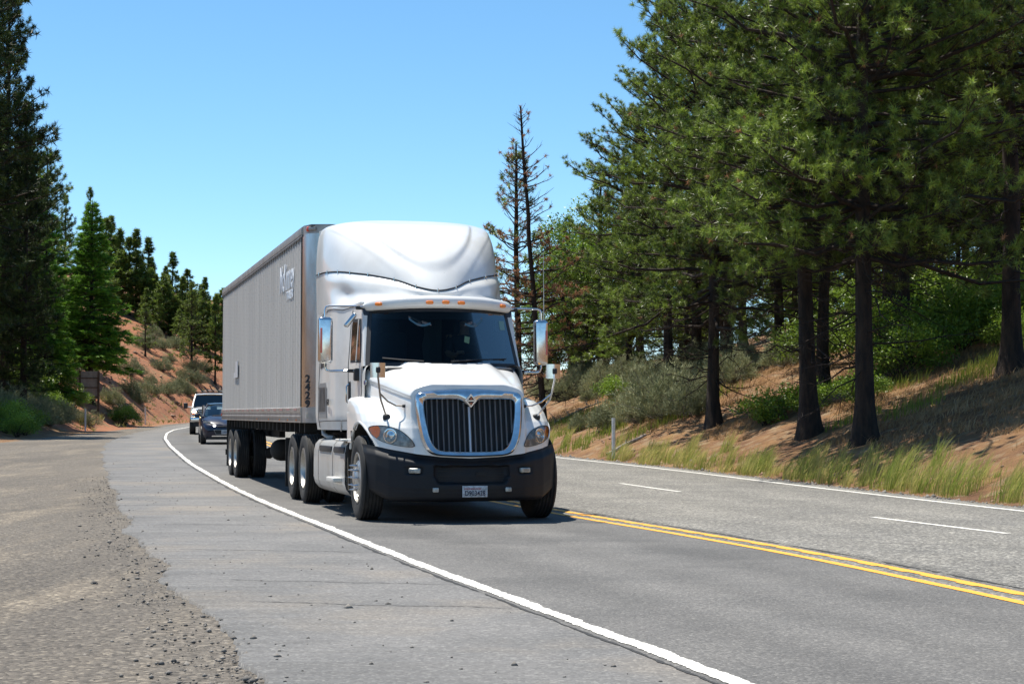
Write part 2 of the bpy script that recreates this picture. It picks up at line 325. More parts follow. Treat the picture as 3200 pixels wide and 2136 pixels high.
def add_tint(me, vals):
    a = me.attributes.new('tint', 'FLOAT', 'POINT'); a.data.foreach_set('value', np.asarray(vals, np.float32))
def tubes(P, Rd, s=4):
    """P (B,n,3), Rd (B,n) -> verts, quads"""
    B, n, _ = P.shape
    T = unit(np.gradient(P, axis=1)); up = np.zeros_like(T); up[..., 2] = 1; up[np.abs(T[..., 2]) > .92] = (1, 0, 0)
    A = unit(np.cross(T, up)); Bn = np.cross(A, T); q = np.arange(s)*2*np.pi/s
    V = P[:, :, None]+(A[:, :, None]*np.cos(q)[:, None]+Bn[:, :, None]*np.sin(q)[:, None])*Rd[:, :, None, None]
    i = np.arange(B*n*s).reshape(B, n, s); j = np.roll(i, -1, 2)
    F = np.stack([i[:, :-1], j[:, :-1], j[:, 1:], i[:, 1:]], -1).reshape(-1, 4)
    return V.reshape(-1, 3), F
def joinq(parts):
    V = []; F = []; b = 0
    for v, f in parts: V.append(v); F.append(f+b); b += len(v)
    return np.concatenate(V), np.concatenate(F)
def needles(T, D, k, ln, wd, spread, rng, flat=1., tint=None):
    N = len(T); t = np.repeat(T, k, 0); d = np.repeat(D, k, 0); r = rng.normal(size=(N*k, 3)); r = unit(r); r[:, 2] *= flat
    d = unit(d*(1-spread)+r*spread); L = ln*rng.uniform(.6, 1.15, (N*k, 1)); o = t+rng.normal(size=(N*k, 3))*ln*.12
    side = unit(np.cross(d, rng.normal(size=(N*k, 3))))*wd*rng.uniform(.7, 1.2, (N*k, 1))
    V = np.stack([o-side, o+side, o+d*L], 1).reshape(-1, 3); F = np.arange(N*k*3).reshape(-1, 3)
    if tint is None: tint = rng.uniform(0, 1, N)
    tt = np.clip(np.repeat(tint, k)+rng.uniform(-.15, .15, N*k), 0, 1)
    return V, F, np.repeat(tt, 3)
def leafquads(T, size, rng, tint, up=0., asp=.55):
    N = len(T); a = unit(rng.normal(size=(N, 3))); nrm = rng.normal(size=(N, 3)); nrm[:, 2] += up; b = unit(np.cross(a, nrm)); s = size*rng.uniform(.6, 1.2, (N, 1))
    V = np.stack([T-a*s, T+b*s*asp, T+a*s, T-b*s*asp], 1).reshape(-1, 3); F = np.arange(N*4).reshape(-1, 4)
    return V, F, np.repeat(np.clip(tint, 0, 1), 4)
def trunkline(H, rng, r0, lean=.01, n=14, top=.03, flare=1.35):
    z = np.linspace(-.5, H, n); x = np.cumsum(rng.normal(size=n)*lean*H/n*2.2); y = np.cumsum(rng.normal(size=n)*lean*H/n*2.2); x -= x[0]; y -= y[0]
    P = np.stack([x, y, z], -1); R = r0*(1-np.clip(z/H, 0, 1))**.75+top; R[0] *= flare*1.1; R[1] *= 1.08
    return P, R
def at_h(P, h): return np.stack([np.interp(h, P[:, 2], P[:, k]) for k in range(3)], -1)
def conifer(seed, H, cb, Rm, nb, r0, kind='pine', k=13, ln=.15, wd=.006, step=.15, dead=22, subn=5., top_open=0., green=1., shape=1.5, lean=.01, mt=None, elev=(-12, 58), brown=0., full=.55, dense=1., ulo=.3, ubias=1., var=(.7, 1.12), brownlow=False):
    rng = np.random.default_rng(seed); P, Rt = trunkline(H, rng, r0, lean)
    z = np.r_[np.linspace(-.5, 1.6, 10), np.linspace(2, H, 34)]; Pt = at_h(P, z); Rr = np.interp(z, P[:, 2], Rt)*(1+.42*np.exp(-np.maximum(z, 0)/.38))
    parts = [tubes(Pt[None], Rr[None], 10)]
    def branches(hs, L, el, n=6, droop=0.):
        B = len(hs); az = np.cumsum(rng.uniform(1.9, 2.9, B)); S = at_h(P, hs); t = np.linspace(0, 1, n)
        dh = np.stack([np.cos(az), np.sin(az), 0*az], -1); tt = t[None, :, None]; e = el[:, None, None]
        curve = (tt*np.sin(e)+(.16 if kind == 'pine' else .02)*tt**2.2-droop*tt)
        C = S[:, None]+dh[:, None]*tt*np.cos(e)*L[:, None, None]+np.array([0, 0, 1])*curve*L[:, None, None]
        C[:, 1:] += rng.normal(size=(B, n-1, 3))*.022*L[:, None, None]
        return C, az
    rel = np.sort(rng.uniform(0, 1, nb)**.95); hs = cb+rel*(H-cb)*.985
    prof = (1-rel**shape)*(full+(1-full)*np.minimum(1, rel*3.2)); L = Rm*prof*rng.uniform(var[0], var[1], nb)+.22
    el = np.radians(elev[0]+(elev[1]-elev[0])*rel**1.2+rng.normal(size=nb)*7)
    C, az = branches(hs, L, el)
    rb = (.012+.012*L)[:, None]*np.linspace(1, .25, 6)[None]
    parts.append(tubes(C, rb, 4))
    # side shoots
    m = np.maximum(2, (L*subn).astype(int)); bi = np.repeat(np.arange(nb), m)
    t = rng.uniform(.22, 1, len(bi)); f = t*5; i0 = np.minimum(f.astype(int), 4); fr = (f-i0)[:, None]
    S = C[bi, i0]*(1-fr)+C[bi, i0+1]*fr; bd = unit(C[bi, -1]-C[bi, 0]); sgn = rng.choice([-1, 1], len(bi))[:, None]
    lat = np.cross(bd, [0, 0, 1.]); upv = .35 if kind == 'pine' else -.05
    sd = unit(bd*rng.uniform(.5, 1, (len(bi), 1))+lat*sgn*rng.uniform(.3, 1, (len(bi), 1))+np.array([0, 0, 1])*(upv+rng.normal(size=(len(bi), 1))*(.3 if kind == 'pine' else .08)))
    sl_ = (.34*L[bi]*(1.15-t)+.16)*rng.uniform(.7, 1.2, len(bi))
    q = np.linspace(0, 1, 4)[None, :, None]
    SC = S[:, None]+sd[:, None]*q*sl_[:, None, None]+np.array([0, 0, 1])*(.12 if kind == 'pine' else -.05)*q**2*sl_[:, None, None]
    parts.append(tubes(SC, np.repeat(np.array([[.008, .007, .005, .003]]), len(bi), 0), 3))
    # tufts along the outer part of shoots and at the branch tips
    nt_ = np.maximum(1, (sl_/step*.75*dense).astype(int)); si = np.repeat(np.arange(len(bi)), nt_); u = rng.uniform(ulo, 1, len(si))**ubias
    f = u*3; i0 = np.minimum(f.astype(int), 2); fr = (f-i0)[:, None]; T = SC[si, i0]*(1-fr)+SC[si, i0+1]*fr; D = unit(sd[si]+np.array([0, 0, .45 if kind == 'pine' else .05]))
    T = np.concatenate([T, C[:, -1], C[:, -1]-(C[:, -1]-C[:, -2])*.5, P[-1:]+[[0, 0, .02]]]); D = np.concatenate([D, unit(C[:, -1]-C[:, -2]), unit(C[:, -1]-C[:, -2]), [[0, 0, 1.]]])
    clump = np.concatenate([rng.uniform(0, 1, nb)[bi][si], rng.uniform(0, 1, nb*2), [.5]]); tint = (.25*clump+.75*rng.uniform(0, 1, len(T)))**1.25
    hh = (T[:, 2]-cb)/(H-cb)
    keep = rng.uniform(0, 1, len(T)) > np.clip((hh-.62)*2.6, 0, 1)*top_open
    T, D, tint = T[keep], D[keep], tint[keep]
    out = {}
    if brown: isb = rng.uniform(0, 1, len(T)) < (brown if not brownlow else 1)
    if brownlow: kk = (T[:, 2] < H*.62) | (rng.uniform(0, 1, len(T)) < .16); T, D, tint, isb = T[kk], D[kk], tint[kk], isb[kk]
    if not brown: isb = np.zeros(len(T), bool)
    sp = .78 if kind == 'pine' else .55
    fl = 1. if kind == 'pine' else .35
    V, F, tn = needles(T[~isb], D[~isb], k, ln, wd, sp, rng, fl, tint[~isb]); cm = rawmesh('crown', V, F); add_tint(cm, tn); out['crown'] = cm
    if brown:
        V, F, tn = needles(T[isb], D[isb], max(5, k//2), ln*.75, wd, .9, rng, 1., tint[isb]); bmn = rawmesh('dead_needles', V, F); add_tint(bmn, tn); out['dead'] = bmn
    if dead:   # bare lower limbs
        hs = rng.uniform(max(1.2, cb*.4), cb+1.0, dead); Ld = Rm*rng.uniform(.3, .75, dead)
        C2, _ = branches(hs, Ld, np.radians(rng.uniform(-30, 12, dead)), 6, .1); C2[:, 1:] += rng.normal(size=(dead, 5, 3))*.05
        parts.append(tubes(C2, (.022*np.linspace(1, .2, 6))[None].repeat(dead, 0), 4))
        mm = 9; S = C2[:, 2:].reshape(-1, 3).repeat(3, 0); dd = unit(rng.normal(size=(len(S), 3))+np.array([0, 0, -.4])+unit(C2[:, -1]-C2[:, 0]).repeat(12, 0)*.8); ll = rng.uniform(.15, .55, (len(S), 1))
        SC2 = np.stack([S, S+dd*ll*.5+rng.normal(size=S.shape)*.03, S+dd*ll+rng.normal(size=S.shape)*.06], 1)
        parts.append(tubes(SC2, np.repeat([[.007, .005, .003]], len(S), 0), 3))
    V, F = joinq(parts); out['trunk'] = rawmesh('trunk', V, F, True)
    return out
def tree_obj(name, meshes, mats, loc, rz, s, label, cat, group=None):
    e = empty(name, loc, rz, label, cat, group); e.scale = (s[0], s[0], s[1]) if isinstance(s, tuple) else (s, s, s)
    for key, pn in (('trunk', 'trunk'), ('crown', 'crown'), ('dead', 'dead_needles'), ('limbs', 'limbs')):
        if key in meshes:
            me = meshes[key]; o = bpy.data.objects.new(pn, me); COL.objects.link(o); o.parent = e
            if not me.materials: me.materials.append(mats[key])
    return e
def leafy(seed, H, Rm, nclump, leaves, size, trunk=.12, base=.25, squash=.8, upright=0.):
    """broad-leaved tree or bush: forked stems with leaf clusters round their ends"""
    rng = np.random.default_rng(seed); parts = []
    c = unit(rng.normal(size=(nclump, 3)))*rng.uniform(.25, 1, (nclump, 1))**.6*np.array([Rm, Rm, H*(1-base)/2*squash])+np.array([0, 0, H*(base+(1-base)/2)])
    st = np.zeros((nclump, 5, 3)); w_ = np.linspace(0, 1, 5)[None, :, None]; root = rng.normal(size=(nclump, 1, 3))*np.array([.05, .05, 0])*Rm
    mid = c[:, None]*np.array([.35, .35, .55]); st = (1-w_)**2*root+2*w_*(1-w_)*mid+w_**2*c[:, None]; st[:, 1:] += rng.normal(size=(nclump, 4, 3))*.03*Rm
    parts.append(tubes(st, (trunk*np.array([.6, .42, .28, .16, .06]))[None].repeat(nclump, 0), 5))
    if trunk > .1: P, Rt = trunkline(H*.6, rng, trunk, .02); parts.append(tubes(P[None], Rt[None]*.8, 8))
    cr = Rm*.34; ci = rng.integers(0, nclump, leaves); d = unit(rng.normal(size=(leaves, 3)))*rng.uniform(0, 1, (leaves, 1))**.5*cr*np.array([1.2, 1.2, .8]); T = c[ci]+d
    T[:, 2] = np.maximum(T[:, 2], .03)
    tint = .5*rng.uniform(0, 1, nclump)[ci]+.5*rng.uniform(0, 1, leaves)
    V, F, tn = leafquads(T, size, rng, tint, .6); cm = rawmesh('crown', V, F); add_tint(cm, tn)
    V2, F2 = joinq(parts); return {'crown': cm, 'trunk': rawmesh('trunk', V2, F2, True)}
def sage(seed, Rm, H, n=900, ln=.16, wd=.008):
    rng = np.random.default_rng(seed); az = rng.uniform(0, 6.28, n); e = np.arccos(rng.uniform(.05, 1, n)); r = rng.uniform(.35, 1, n)**.5*(1+.25*np.sin(az*3+seed)+.2*np.sin(az*5+2*seed))
    T = np.stack([np.sin(e)*np.cos(az)*Rm*r, np.sin(e)*np.sin(az)*Rm*r, np.cos(e)*H*r+.03], -1); D = unit(T+np.array([0, 0, H*.7]))
    V, F, tn = needles(T, D, 6, ln, wd, .45, rng, 1.); cm = rawmesh('foliage', V, F); add_tint(cm, tn)
    st = T[::14]; q = np.linspace(0, 1, 4)[None, :, None]; C = st[:, None]*q*np.array([1, 1, 1]); C[:, 1:3] += rng.normal(size=(len(st), 2, 3))*.04*Rm
    V, F = tubes(C, np.repeat([[.014, .010, .007, .003]], len(st), 0), 3); return {'crown': cm, 'trunk': rawmesh('stems', V, F)}
PM = {'trunk': M_bark, 'crown': M_pine, 'dead': M_brown}
# the tree kinds
NK = dict(subn=7.5, k=44, ln=.165, wd=.0072, step=.24, ulo=.62, var=(.42, 1.2), brown=.022)
near = [conifer(11, 17, 3.6, 3.9, 200, .165, dead=34, full=.9, shape=2.4, **NK),
        conifer(12, 19, 4.0, 3.5, 210, .17, dead=38, full=.85, shape=2.2, **NK),
        conifer(13, 15.5, 2.9, 3.9, 200, .155, dead=30, full=.95, shape=1.6, **NK),
        conifer(14, 18, 5.6, 3.2, 160, .17, dead=44, full=.85, shape=2.4, **NK)]
MK = dict(subn=5, k=20, ln=.28, wd=.018, step=.30, ulo=.6, var=(.5, 1.2))
mid = [conifer(21, 14, 2.2, 3.0, 120, .17, dead=14, full=.9, shape=1.7, **MK),
       conifer(22, 16, 3.0, 2.5, 125, .17, dead=14, shape=1.3, **MK)]
FK = dict(subn=4.5, k=16, ln=.46, wd=.045, step=.42, dead=0, elev=(-8, 50), ulo=.5, var=(.5, 1.2))
far = [conifer(31, 11, 1.0, 2.3, 84, .12, shape=1.25, **FK),
       conifer(32, 12, 1.6, 1.9, 74, .12, shape=1.05, **FK),
       conifer(33, 10, .6, 2.5, 86, .12, shape=1.4, **FK)]
firs = [conifer(41, 13, 2.3, 3.0, 310, .15, 'fir', k=10, ln=.27, wd=.024, step=.15, subn=6, dead=0, shape=1.0, elev=(-14, 30), full=1.),
        conifer(42, 10, .4, 2.4, 260, .12, 'fir', k=10, ln=.27, wd=.024, step=.15, subn=6, dead=0, shape=.95, elev=(-14, 30), full=1.)]
TK = dict(subn=4.6, k=22, ln=.32, wd=.022, step=.34, ulo=.6, var=(.5, 1.2))
tall = [conifer(51, 27, 3, 4.0, 300, .32, dead=14, shape=2.4, **TK),
        conifer(52, 22, 2, 3.4, 250, .26, dead=12, shape=1.6, **TK)]
deadt = conifer(61, 11.4, 2.0, 2.4, 95, .09, subn=3.6, k=40, ln=.19, wd=.013, step=.34, dead=30, shape=1.2, brown=1., top_open=0., elev=(-8, 30), dense=1., brownlow=True, var=(.5, 1.25))
halft = conifer(62, 10.4, 2.0, 2.0, 95, .12, subn=4.8, k=22, ln=.2, wd=.012, step=.28, dead=30, brown=.6, shape=1.2, ulo=.5)
yng = conifer(63, 5.2, .9, 1.3, 46, .06, subn=5, k=9, ln=.26, wd=.022, step=.2, dead=0, shape=1.2)
oak = [leafy(71, 8.2, 2.3, 60, 26000, .062, .13, .10, .95), leafy(72, 6.8, 1.9, 46, 19000, .062, .11, .10, .95)]
bush = [leafy(81, 1.2, .95, 24, 5200, .032, .02, .05), leafy(82, .8, .7, 16, 3000, .032, .016, .05)]
sages = [sage(91, .75, .85, 1100), sage(92, .95, 1.0, 1400), sage(93, .5, .5, 700)]
OK_ = {'trunk': M_bark, 'crown': M_leaf}; SG = {'trunk': M_grey, 'crown': M_sage}
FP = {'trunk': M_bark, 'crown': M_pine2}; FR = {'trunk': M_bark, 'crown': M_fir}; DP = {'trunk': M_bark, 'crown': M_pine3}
rr = random.Random(5)
def gz(x, y): return float(terr(x, y))
def put(kind, i, mats, x, y, s, name, label, cat, group=None, rz=None, dz=-.05):
    return tree_obj(name, kind[i], mats, (x, y, gz(x, y)+dz), rr.uniform(0, 6.28) if rz is None else rz, s, label, cat, group)
# right-hand bank pines, front rank
PG = 'pines on the right-hand bank'
put(near, 0, PM, 7.22, 36.6, (1.0, 1.0), 'pine_tree', 'big dark pine trunk nearest the grass verge with a flared foot', 'tree', PG, 1.0)
put(near, 1, PM, 6.75, 40.4, (.95, 1.0), 'pine_tree', 'dark pine just left behind the flared trunk on the right bank', 'tree', PG, 2.2)
put(near, 2, PM, 5.42, 47.8, (.9, 1.0), 'pine_tree', 'full green pine whose trunk stands above the left end of the tall grass', 'tree', PG, .5)
put(near, 3, PM, 11.15, 39.9, (1.05, 1.05), 'pine_tree', 'rightmost pine trunk standing high on the bank at the right edge', 'tree', PG, 4)
put(near, 2, PM, 5.28, 60.9, (.92, .86), 'pine_tree', 'pine with short dark trunk behind the big sagebrush on the bank', 'tree', PG, 3.3)
put(near, 0, PM, 11.14, 53.0, (1., .95), 'pine_tree', 'thick dark trunk behind the green thicket, left one of the pair', 'tree', PG, 5)
put(near, 1, PM, 10.22, 46.5, (.8, .9), 'pine_tree', 'thinner dark trunk beside the thick one above the green thicket', 'tree', PG, .3)
put(near, 3, PM, 8.2, 47.3, (.8, .95), 'pine_tree', 'pine half hidden behind the second dark trunk on the slope', 'tree', PG, 2.9)
GB = 'pines in the wood behind the bank'
for x, y, i, sx, sz in [(6.8, 66, 1, .95, .8), (9.3, 62, 2, .95, .95), (3.6, 74, 0, .8, .62), (12.6, 60, 0, .9, .9), (15.5, 57, 3, .9, .95), (14.2, 48, 3, .9, .95), (17.5, 52, 1, .9, .95), (13.2, 70, 1, 1, 1), (9.5, 78, 3, 1, .9),
                       (17.5, 66, 0, 1, 1), (21.5, 62, 3, 1, 1), (6.2, 86, 1, .9, .7), (15, 84, 0, 1, 1), (21, 78, 1, 1, 1), (20, 92, 3, 1, 1), (26, 84, 0, 1, 1), (12.5, 96, 1, .9, .85), (3.2, 96, 2, .8, .6), (25, 72, 1, 1.1, .9), (29, 96, 0, 1.1, 1), (23, 100, 1, 1.1, 1), (17, 96, 0, 1.1, .9), (16.6, 74, 1, 1.1, .9), (19.5, 58, 0, .9, .95), (24, 66, 1, 1, .95), (10.5, 88, 0, 1.1, .8), (26.5, 104, 0, 1.2, .9), (14, 108, 1, 1.2, .9), (7.5, 104, 0, 1.2, .7)]:
    put(near if y < 68 else mid, i if y < 68 else i % 2, PM, x, y, (sx, sz), 'pine_tree', 'pine deep in the wood behind the front rank of bank pines', 'tree', GB)
for x, y, q in [(11.5, 72, .42), (15.2, 68, .38), (18.5, 74, .45), (22, 82, .5), (8.0, 82, .42), (13, 82, .5), (18, 88, .55), (25, 92, .5), (16.5, 60, .3), (20, 64, .36)]:
    put(mid, 0, PM, x, y, (q*1.5, q), 'pine_tree', 'young bushy pine in the understory behind the bank pines', 'tree', 'young pines in the understory')
put([halft], 0, PM, .25, 64.5, 1.0, 'pine_tree', 'half dead pine with green top and brown needles left of the bare snag', 'tree', None, 1.2)
put([deadt], 0, PM, 1.15, 62.5, 1.0, 'dead_pine_tree', 'dead pine snag with bare curved limbs standing against the sky', 'tree', None, .4).rotation_euler = (0, -.075, 0)
put(oak, 0, OK_, 3.0, 77, 1.0, 'oak_tree', 'bright green leafy tree between the dead snag and the pines', 'tree', None)
put(oak, 1, OK_, 4.9, 79, 1.15, 'oak_tree', 'green leafy tree whose crown tip shows left of the big pines', 'tree', None)
put(oak, 1, OK_, 1.7, 84, .8, 'oak_tree', 'low green leafy tree behind the dead snag, beside the truck mirror', 'tree', None)
for x, y, q in [(10, 92, 1.2), (16, 100, 1.4), (22, 96, 1.3), (28, 100, 1.5), (5, 98, 1.1), (13, 79, .9), (18.5, 82, 1.0), (24, 84, 1.1), (33, 108, 1.6), (10.5, 108, 1.3), (30, 88, 1.2)]:
    put(oak, 1, OK_, x, y, q, 'oak_tree', 'sunlit leafy tree seen between the trunks deep in the wood', 'tree', 'leafy trees deep in the wood')
put(mid, 0, PM, 4.6, 70, (.7, .45), 'pine_tree', 'small bushy green pine standing just above the sagebrush slope', 'tree', None)
# left-hand wood
LG = 'tall dark conifers at the left edge'
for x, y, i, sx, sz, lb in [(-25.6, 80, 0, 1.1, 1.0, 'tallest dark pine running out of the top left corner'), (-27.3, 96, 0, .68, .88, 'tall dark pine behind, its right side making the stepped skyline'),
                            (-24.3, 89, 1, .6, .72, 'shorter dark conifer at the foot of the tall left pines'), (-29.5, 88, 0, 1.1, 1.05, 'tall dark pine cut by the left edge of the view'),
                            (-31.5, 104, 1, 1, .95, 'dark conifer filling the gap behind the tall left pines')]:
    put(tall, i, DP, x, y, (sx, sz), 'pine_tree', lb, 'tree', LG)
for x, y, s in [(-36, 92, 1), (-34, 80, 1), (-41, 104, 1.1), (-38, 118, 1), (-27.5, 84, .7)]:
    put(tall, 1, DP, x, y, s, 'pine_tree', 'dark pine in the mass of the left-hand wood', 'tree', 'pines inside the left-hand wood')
put(firs, 0, FR, -26.6, 113, (1.0, .98), 'fir_tree', 'bright green fir standing directly behind the brown sign', 'tree')
put(firs, 1, FR, -27.2, 104, (.9, .95), 'fir_tree', 'smaller green fir between the sign and the dark left pines', 'tree')
put(firs, 1, FR, -31.2, 121, (1.0, 1.0), 'fir_tree', 'mid green fir squeezed behind the left pines and the sign', 'tree')
for x, y, q, k_ in [(-31, 112, 1.0, 0), (-33, 121, 1.1, 1), (-29.6, 106, .85, 1), (-31.5, 98, 1.0, 0), (-35, 110, 1.1, 0), (-29.0, 122, .8, 1), (-33.5, 128, 1.0, 0), (-37, 126, 1.2, 1), (-28.4, 100, .6, 1)]:
    put(firs if k_ else mid, 0, FR if k_ else FP, x, y, q, 'fir_tree' if k_ else 'pine_tree', 'mid green conifer filling the wood around the brown sign', 'tree', 'conifers filling the left-hand wood')
put(mid, 1, FP, -30.3, 128, (.8, .80), 'pine_tree', 'dark open pine topping the bright green fir behind the sign', 'tree')
put(mid, 1, FP, -33.5, 134, (.7, .68), 'pine_tree', 'thin pine spire left of the open pine top', 'tree')
FG = 'pines along the hill ridge'
ORD = ['leftmost', 'second', 'third', 'fourth', 'fifth', 'sixth', 'seventh', 'eighth', 'ninth', 'tenth', 'eleventh', 'twelfth', 'thirteenth', 'fourteenth', 'fifteenth', 'sixteenth', 'seventeenth', 'eighteenth', 'nineteenth', 'twentieth']
RG = sorted([(-34.84, 162.3, 6.9), (-34.21, 162.3, 7.2), (-33.6, 162.1, 5.2), (-32.87, 162.2, 5.4), (-32.4, 162, 4.6), (-31.2, 159.7, 5.6), (-30.7, 159.5, 4.4), (-30.1, 159.6, 4.0), (-29.55, 160, 5.2), (-28.9, 159.1, 3.6), (-28.43, 160.1, 5.3), (-27.75, 159.8, 5.2), (-27.2, 160.3, 4.8), (-26.7, 160.6, 3.9), (-26.2, 160.8, 3.6), (-32.5, 158.4, 3.4), (-31.2, 157.9, 3.2), (-29.3, 156.8, 3.0), (-28.3, 157.6, 2.8), (-36, 163.7, 6.6), (-37.5, 164, 7.6), (-35.6, 162, 6), (-33.9, 166, 6.5), (-32, 168, 6), (-30.3, 167, 5.5), (-28.9, 168, 5), (-27.4, 169, 5.5), (-25.9, 167, 5)], key=lambda q: q[0]/q[1])
for n_, (x, y, h) in enumerate(RG):
    lb = (ORD[n_]+' pine from the left along the hill ridge') if n_ < len(ORD) else ORD[len(RG)-n_-1].replace('leftmost', 'last')+' pine from the trailer along the hill ridge'
    i = n_ % 3; put(far, i, FP, x, y, (h/11*1.3, h/11*1.02), 'pine_tree', lb, 'tree', FG)
for x, y, h in [(-37, 167, 9), (-35.4, 168, 8), (-38.5, 171, 11), (-34.6, 171, 7.5), (-33.2, 171, 7), (-31.6, 172, 6.5), (-30, 172, 6.5), (-28.4, 173, 6), (-26.8, 173, 6), (-25.2, 172, 5.5), (-36.2, 158.5, 7), (-38, 158, 8.5)]:
    put(far, 1, FP, x, y, (h/11*.85, h/11*.62), 'pine_tree', 'pine in the second row behind the ridge pines', 'tree', 'second row of ridge pines')
put([mid[0]], 0, FP, -26.85, 149.8, (.55, .52), 'pine_tree', 'bushy pine standing alone on the red slope above the pickup', 'tree')
put([yng], 0, FP, -29.8, 145.2, .8, 'pine_tree', 'thin young pine on the bare red slope', 'tree')
put(far, 1, FP, -24.7, 148.7, (.6, .62), 'pine_tree', 'small pine close to the rear of the trailer on the slope', 'tree')
# sagebrush and bushes
def ps(kind, i, mats, x, y, s, name, lb, group, cat='bush'): put(kind, i, mats, x, y, s, name, lb, cat, group, dz=-.03)
SR = 'sagebrush on the right-hand bank'
for x, y, i, s, lb in [(2.89, 54, 2, 1.2, 'dark round sagebrush just above the white post'), (4.4, 51, 1, 1.35, 'tallest grey sagebrush left of the nearest-left pine trunk'), (4.9, 49.6, 0, 1.0, 'sagebrush touching the pine trunk at the left end of the grass'),
                       (3.8, 52.5, 0, 1.1, 'grey sagebrush left of the tallest one'), (2.2, 57, 2, .8, 'small sagebrush low on the slope left of the white post'), (4.6, 55, 1, 1.1, 'pale sagebrush behind the tallest one')]:
    ps(sages, i, SG, x, y, s, 'sagebrush', lb, SR)
for x, y, i, s in [(2.77, 73, 1, 1.2), (3.5, 69, 1, 1.2), (2.0, 72, 0, 1.2), (4.2, 66, 1, 1.2), (5, 64, 0, 1.3), (3.3, 76, 1, 1.3), (1.5, 75, 0, 1.3), (4.6, 71, 1, 1.2), (5.8, 57, 0, 1.2), (6.8, 55, 1, 1.1), (7.4, 59, 1, 1.3), (8.4, 55, 0, 1.2), (6.2, 62, 1, 1.2), (2.9, 66, 2, 1), (5.2, 60, 0, 1.1)]:
    ps(sages, i, SG, x, y, s*.82, 'sagebrush', 'grey green sagebrush in the band above the bare slope', 'band of sagebrush above the bare slope')
BB = {'trunk': M_bark, 'crown': M_leaf}
for x, y, i, s, lb in [(3.65, 64, 1, 1.1, 'small bright green bush on the bare slope under the pines'), (9.6, 44.5, 0, 1.3, None), (10.6, 46, 0, 1.5, None), (11.8, 47, 0, 1.6, None), (12.8, 46, 0, 1.6, None), (13.6, 49, 0, 1.8, None), (12.0, 50, 0, 1.8, None), (10.0, 49.5, 0, 1.5, None),
                       (14.5, 52, 0, 1.8, None), (15.6, 54, 0, 2, None), (13.5, 55, 0, 2, None), (11.5, 57, 0, 2, None), (16.5, 50, 0, 1.9, None), (17.5, 56, 0, 2.1, None), (9.0, 52, 0, 1.4, None), (7.4, 44, 1, 1.1, None), (6.4, 45.2, 1, 1.2, None), (8.2, 42.5, 1, 1.1, None), (14, 62, 0, 1.8, None), (17, 64, 0, 1.9, None), (20, 68, 0, 2.2, None), (12, 42.8, 0, .9, None), (13.2, 42.5, 0, 1.0, None), (14.6, 45, 0, 1.2, None), (15.8, 46.5, 0, 1.3, None)]:
    ps(bush, i, BB, x, y, s, 'leafy_bush', lb or 'green leafy bush in the thicket under the bank pines', None if lb else 'green thicket under the pines')
for x, y, i, s, lb in [(-24.3, 112, 0, 1.2, 'round bright green bush right of the brown sign'), (-25.54, 104.52, 0, 1.25, 'yellow green bush at the left foot of the brown sign'), (-24.79, 111.51, 1, .8, 'low bright green bush in front of the sign post'), (-25.2, 98, 0, 1.1, 'green bush left of the white roadside post')]:
    ps(bush, i, BB, x, y, s, 'leafy_bush', lb, None)
for x, y, s in [(-21.3, 77, 1.0), (-21.9, 80.5, 1.0), (-22.4, 79, 1.3), (-27.2, 104, 1.8), (-27.2, 99, 2.2), (-25.6, 94, 1.3), (-28.4, 109, 1.9), (-22.6, 83, 1.2)]:
    ps(bush, 0, BB, x, y, s, 'leafy_bush', 'green bush at the foot of the left-hand wood', 'bushes along the left-hand wood')
for x, y, s in [(-23.6, 91, 1.1), (-24.2, 95, 1.0), (-24.6, 98, .8), (-23.4, 87.5, 1.2), (-24.0, 100.5, .8), (-26.2, 117, 1.0), (-25.0, 114.5, .9), (-24.3, 90, 1.2), (-23.9, 84, 1.1), (-24.6, 86.5, 1.3)]:
    ps(sages, 1, SG, x, y, s, 'sagebrush', 'sagebrush in the row along the gravel edge', 'sagebrush along the gravel edge')
for n_, (x, y) in enumerate([(-27.22, 127.64), (-27.18, 131.98), (-26.5, 126.92), (-27.58, 136.3), (-26.78, 133.54), (-28.74, 134.72), (-28.69, 137.62), (-28.08, 143.41), (-28.4, 148.32), (-26.24, 136.29), (-28.98, 154.27), (-26.65, 144.79), (-26.2, 140.92), (-26.37, 139.28), (-25.51, 140.54), (-30.58, 148.32), (-30.63, 150.36), (-31.22, 155.08), (-29.72, 155.55), (-26.67, 148.86), (-25.73, 145.6), (-25.96, 151.06), (-29.66, 151.42)]):
    ps(sages, n_ % 2, SG, x, y, [1.15, .8, 1.0, .65, .95][n_ % 5], 'sagebrush', 'round sagebrush scattered over the red hillside', 'sagebrush on the red hillside')
# ------ grasses (nobody could count the blades)
def blades(P, H, lean, wd, rng, seg=4, tint=None, spread=.5):
    N = len(P); az = rng.uniform(0, 6.28, N); d = np.stack([np.cos(az), np.sin(az), np.zeros(N)], -1)*rng.uniform(0, spread, (N, 1))+lean
    t = np.linspace(0, 1, seg)[None, :, None]; C = P[:, None]+np.array([0, 0, 1])*t*H[:, None, None]+d[:, None]*t**1.8*H[:, None, None]
    side = np.stack([np.sin(az), -np.cos(az)*.3, np.zeros(N)], -1)[:, None]*wd*(1-t**2*.92)
    V = np.stack([C-side, C+side], 2).reshape(-1, 3); i = np.arange(N*seg*2).reshape(N, seg, 2)
    F = np.stack([i[:, :-1, 0], i[:, :-1, 1], i[:, 1:, 1], i[:, 1:, 0]], -1).reshape(-1, 4)
    if tint is None: tint = rng.uniform(0, 1, N)
    return V, F, np.repeat(tint, seg*2)
rng = np.random.default_rng(77)
cx = []; 
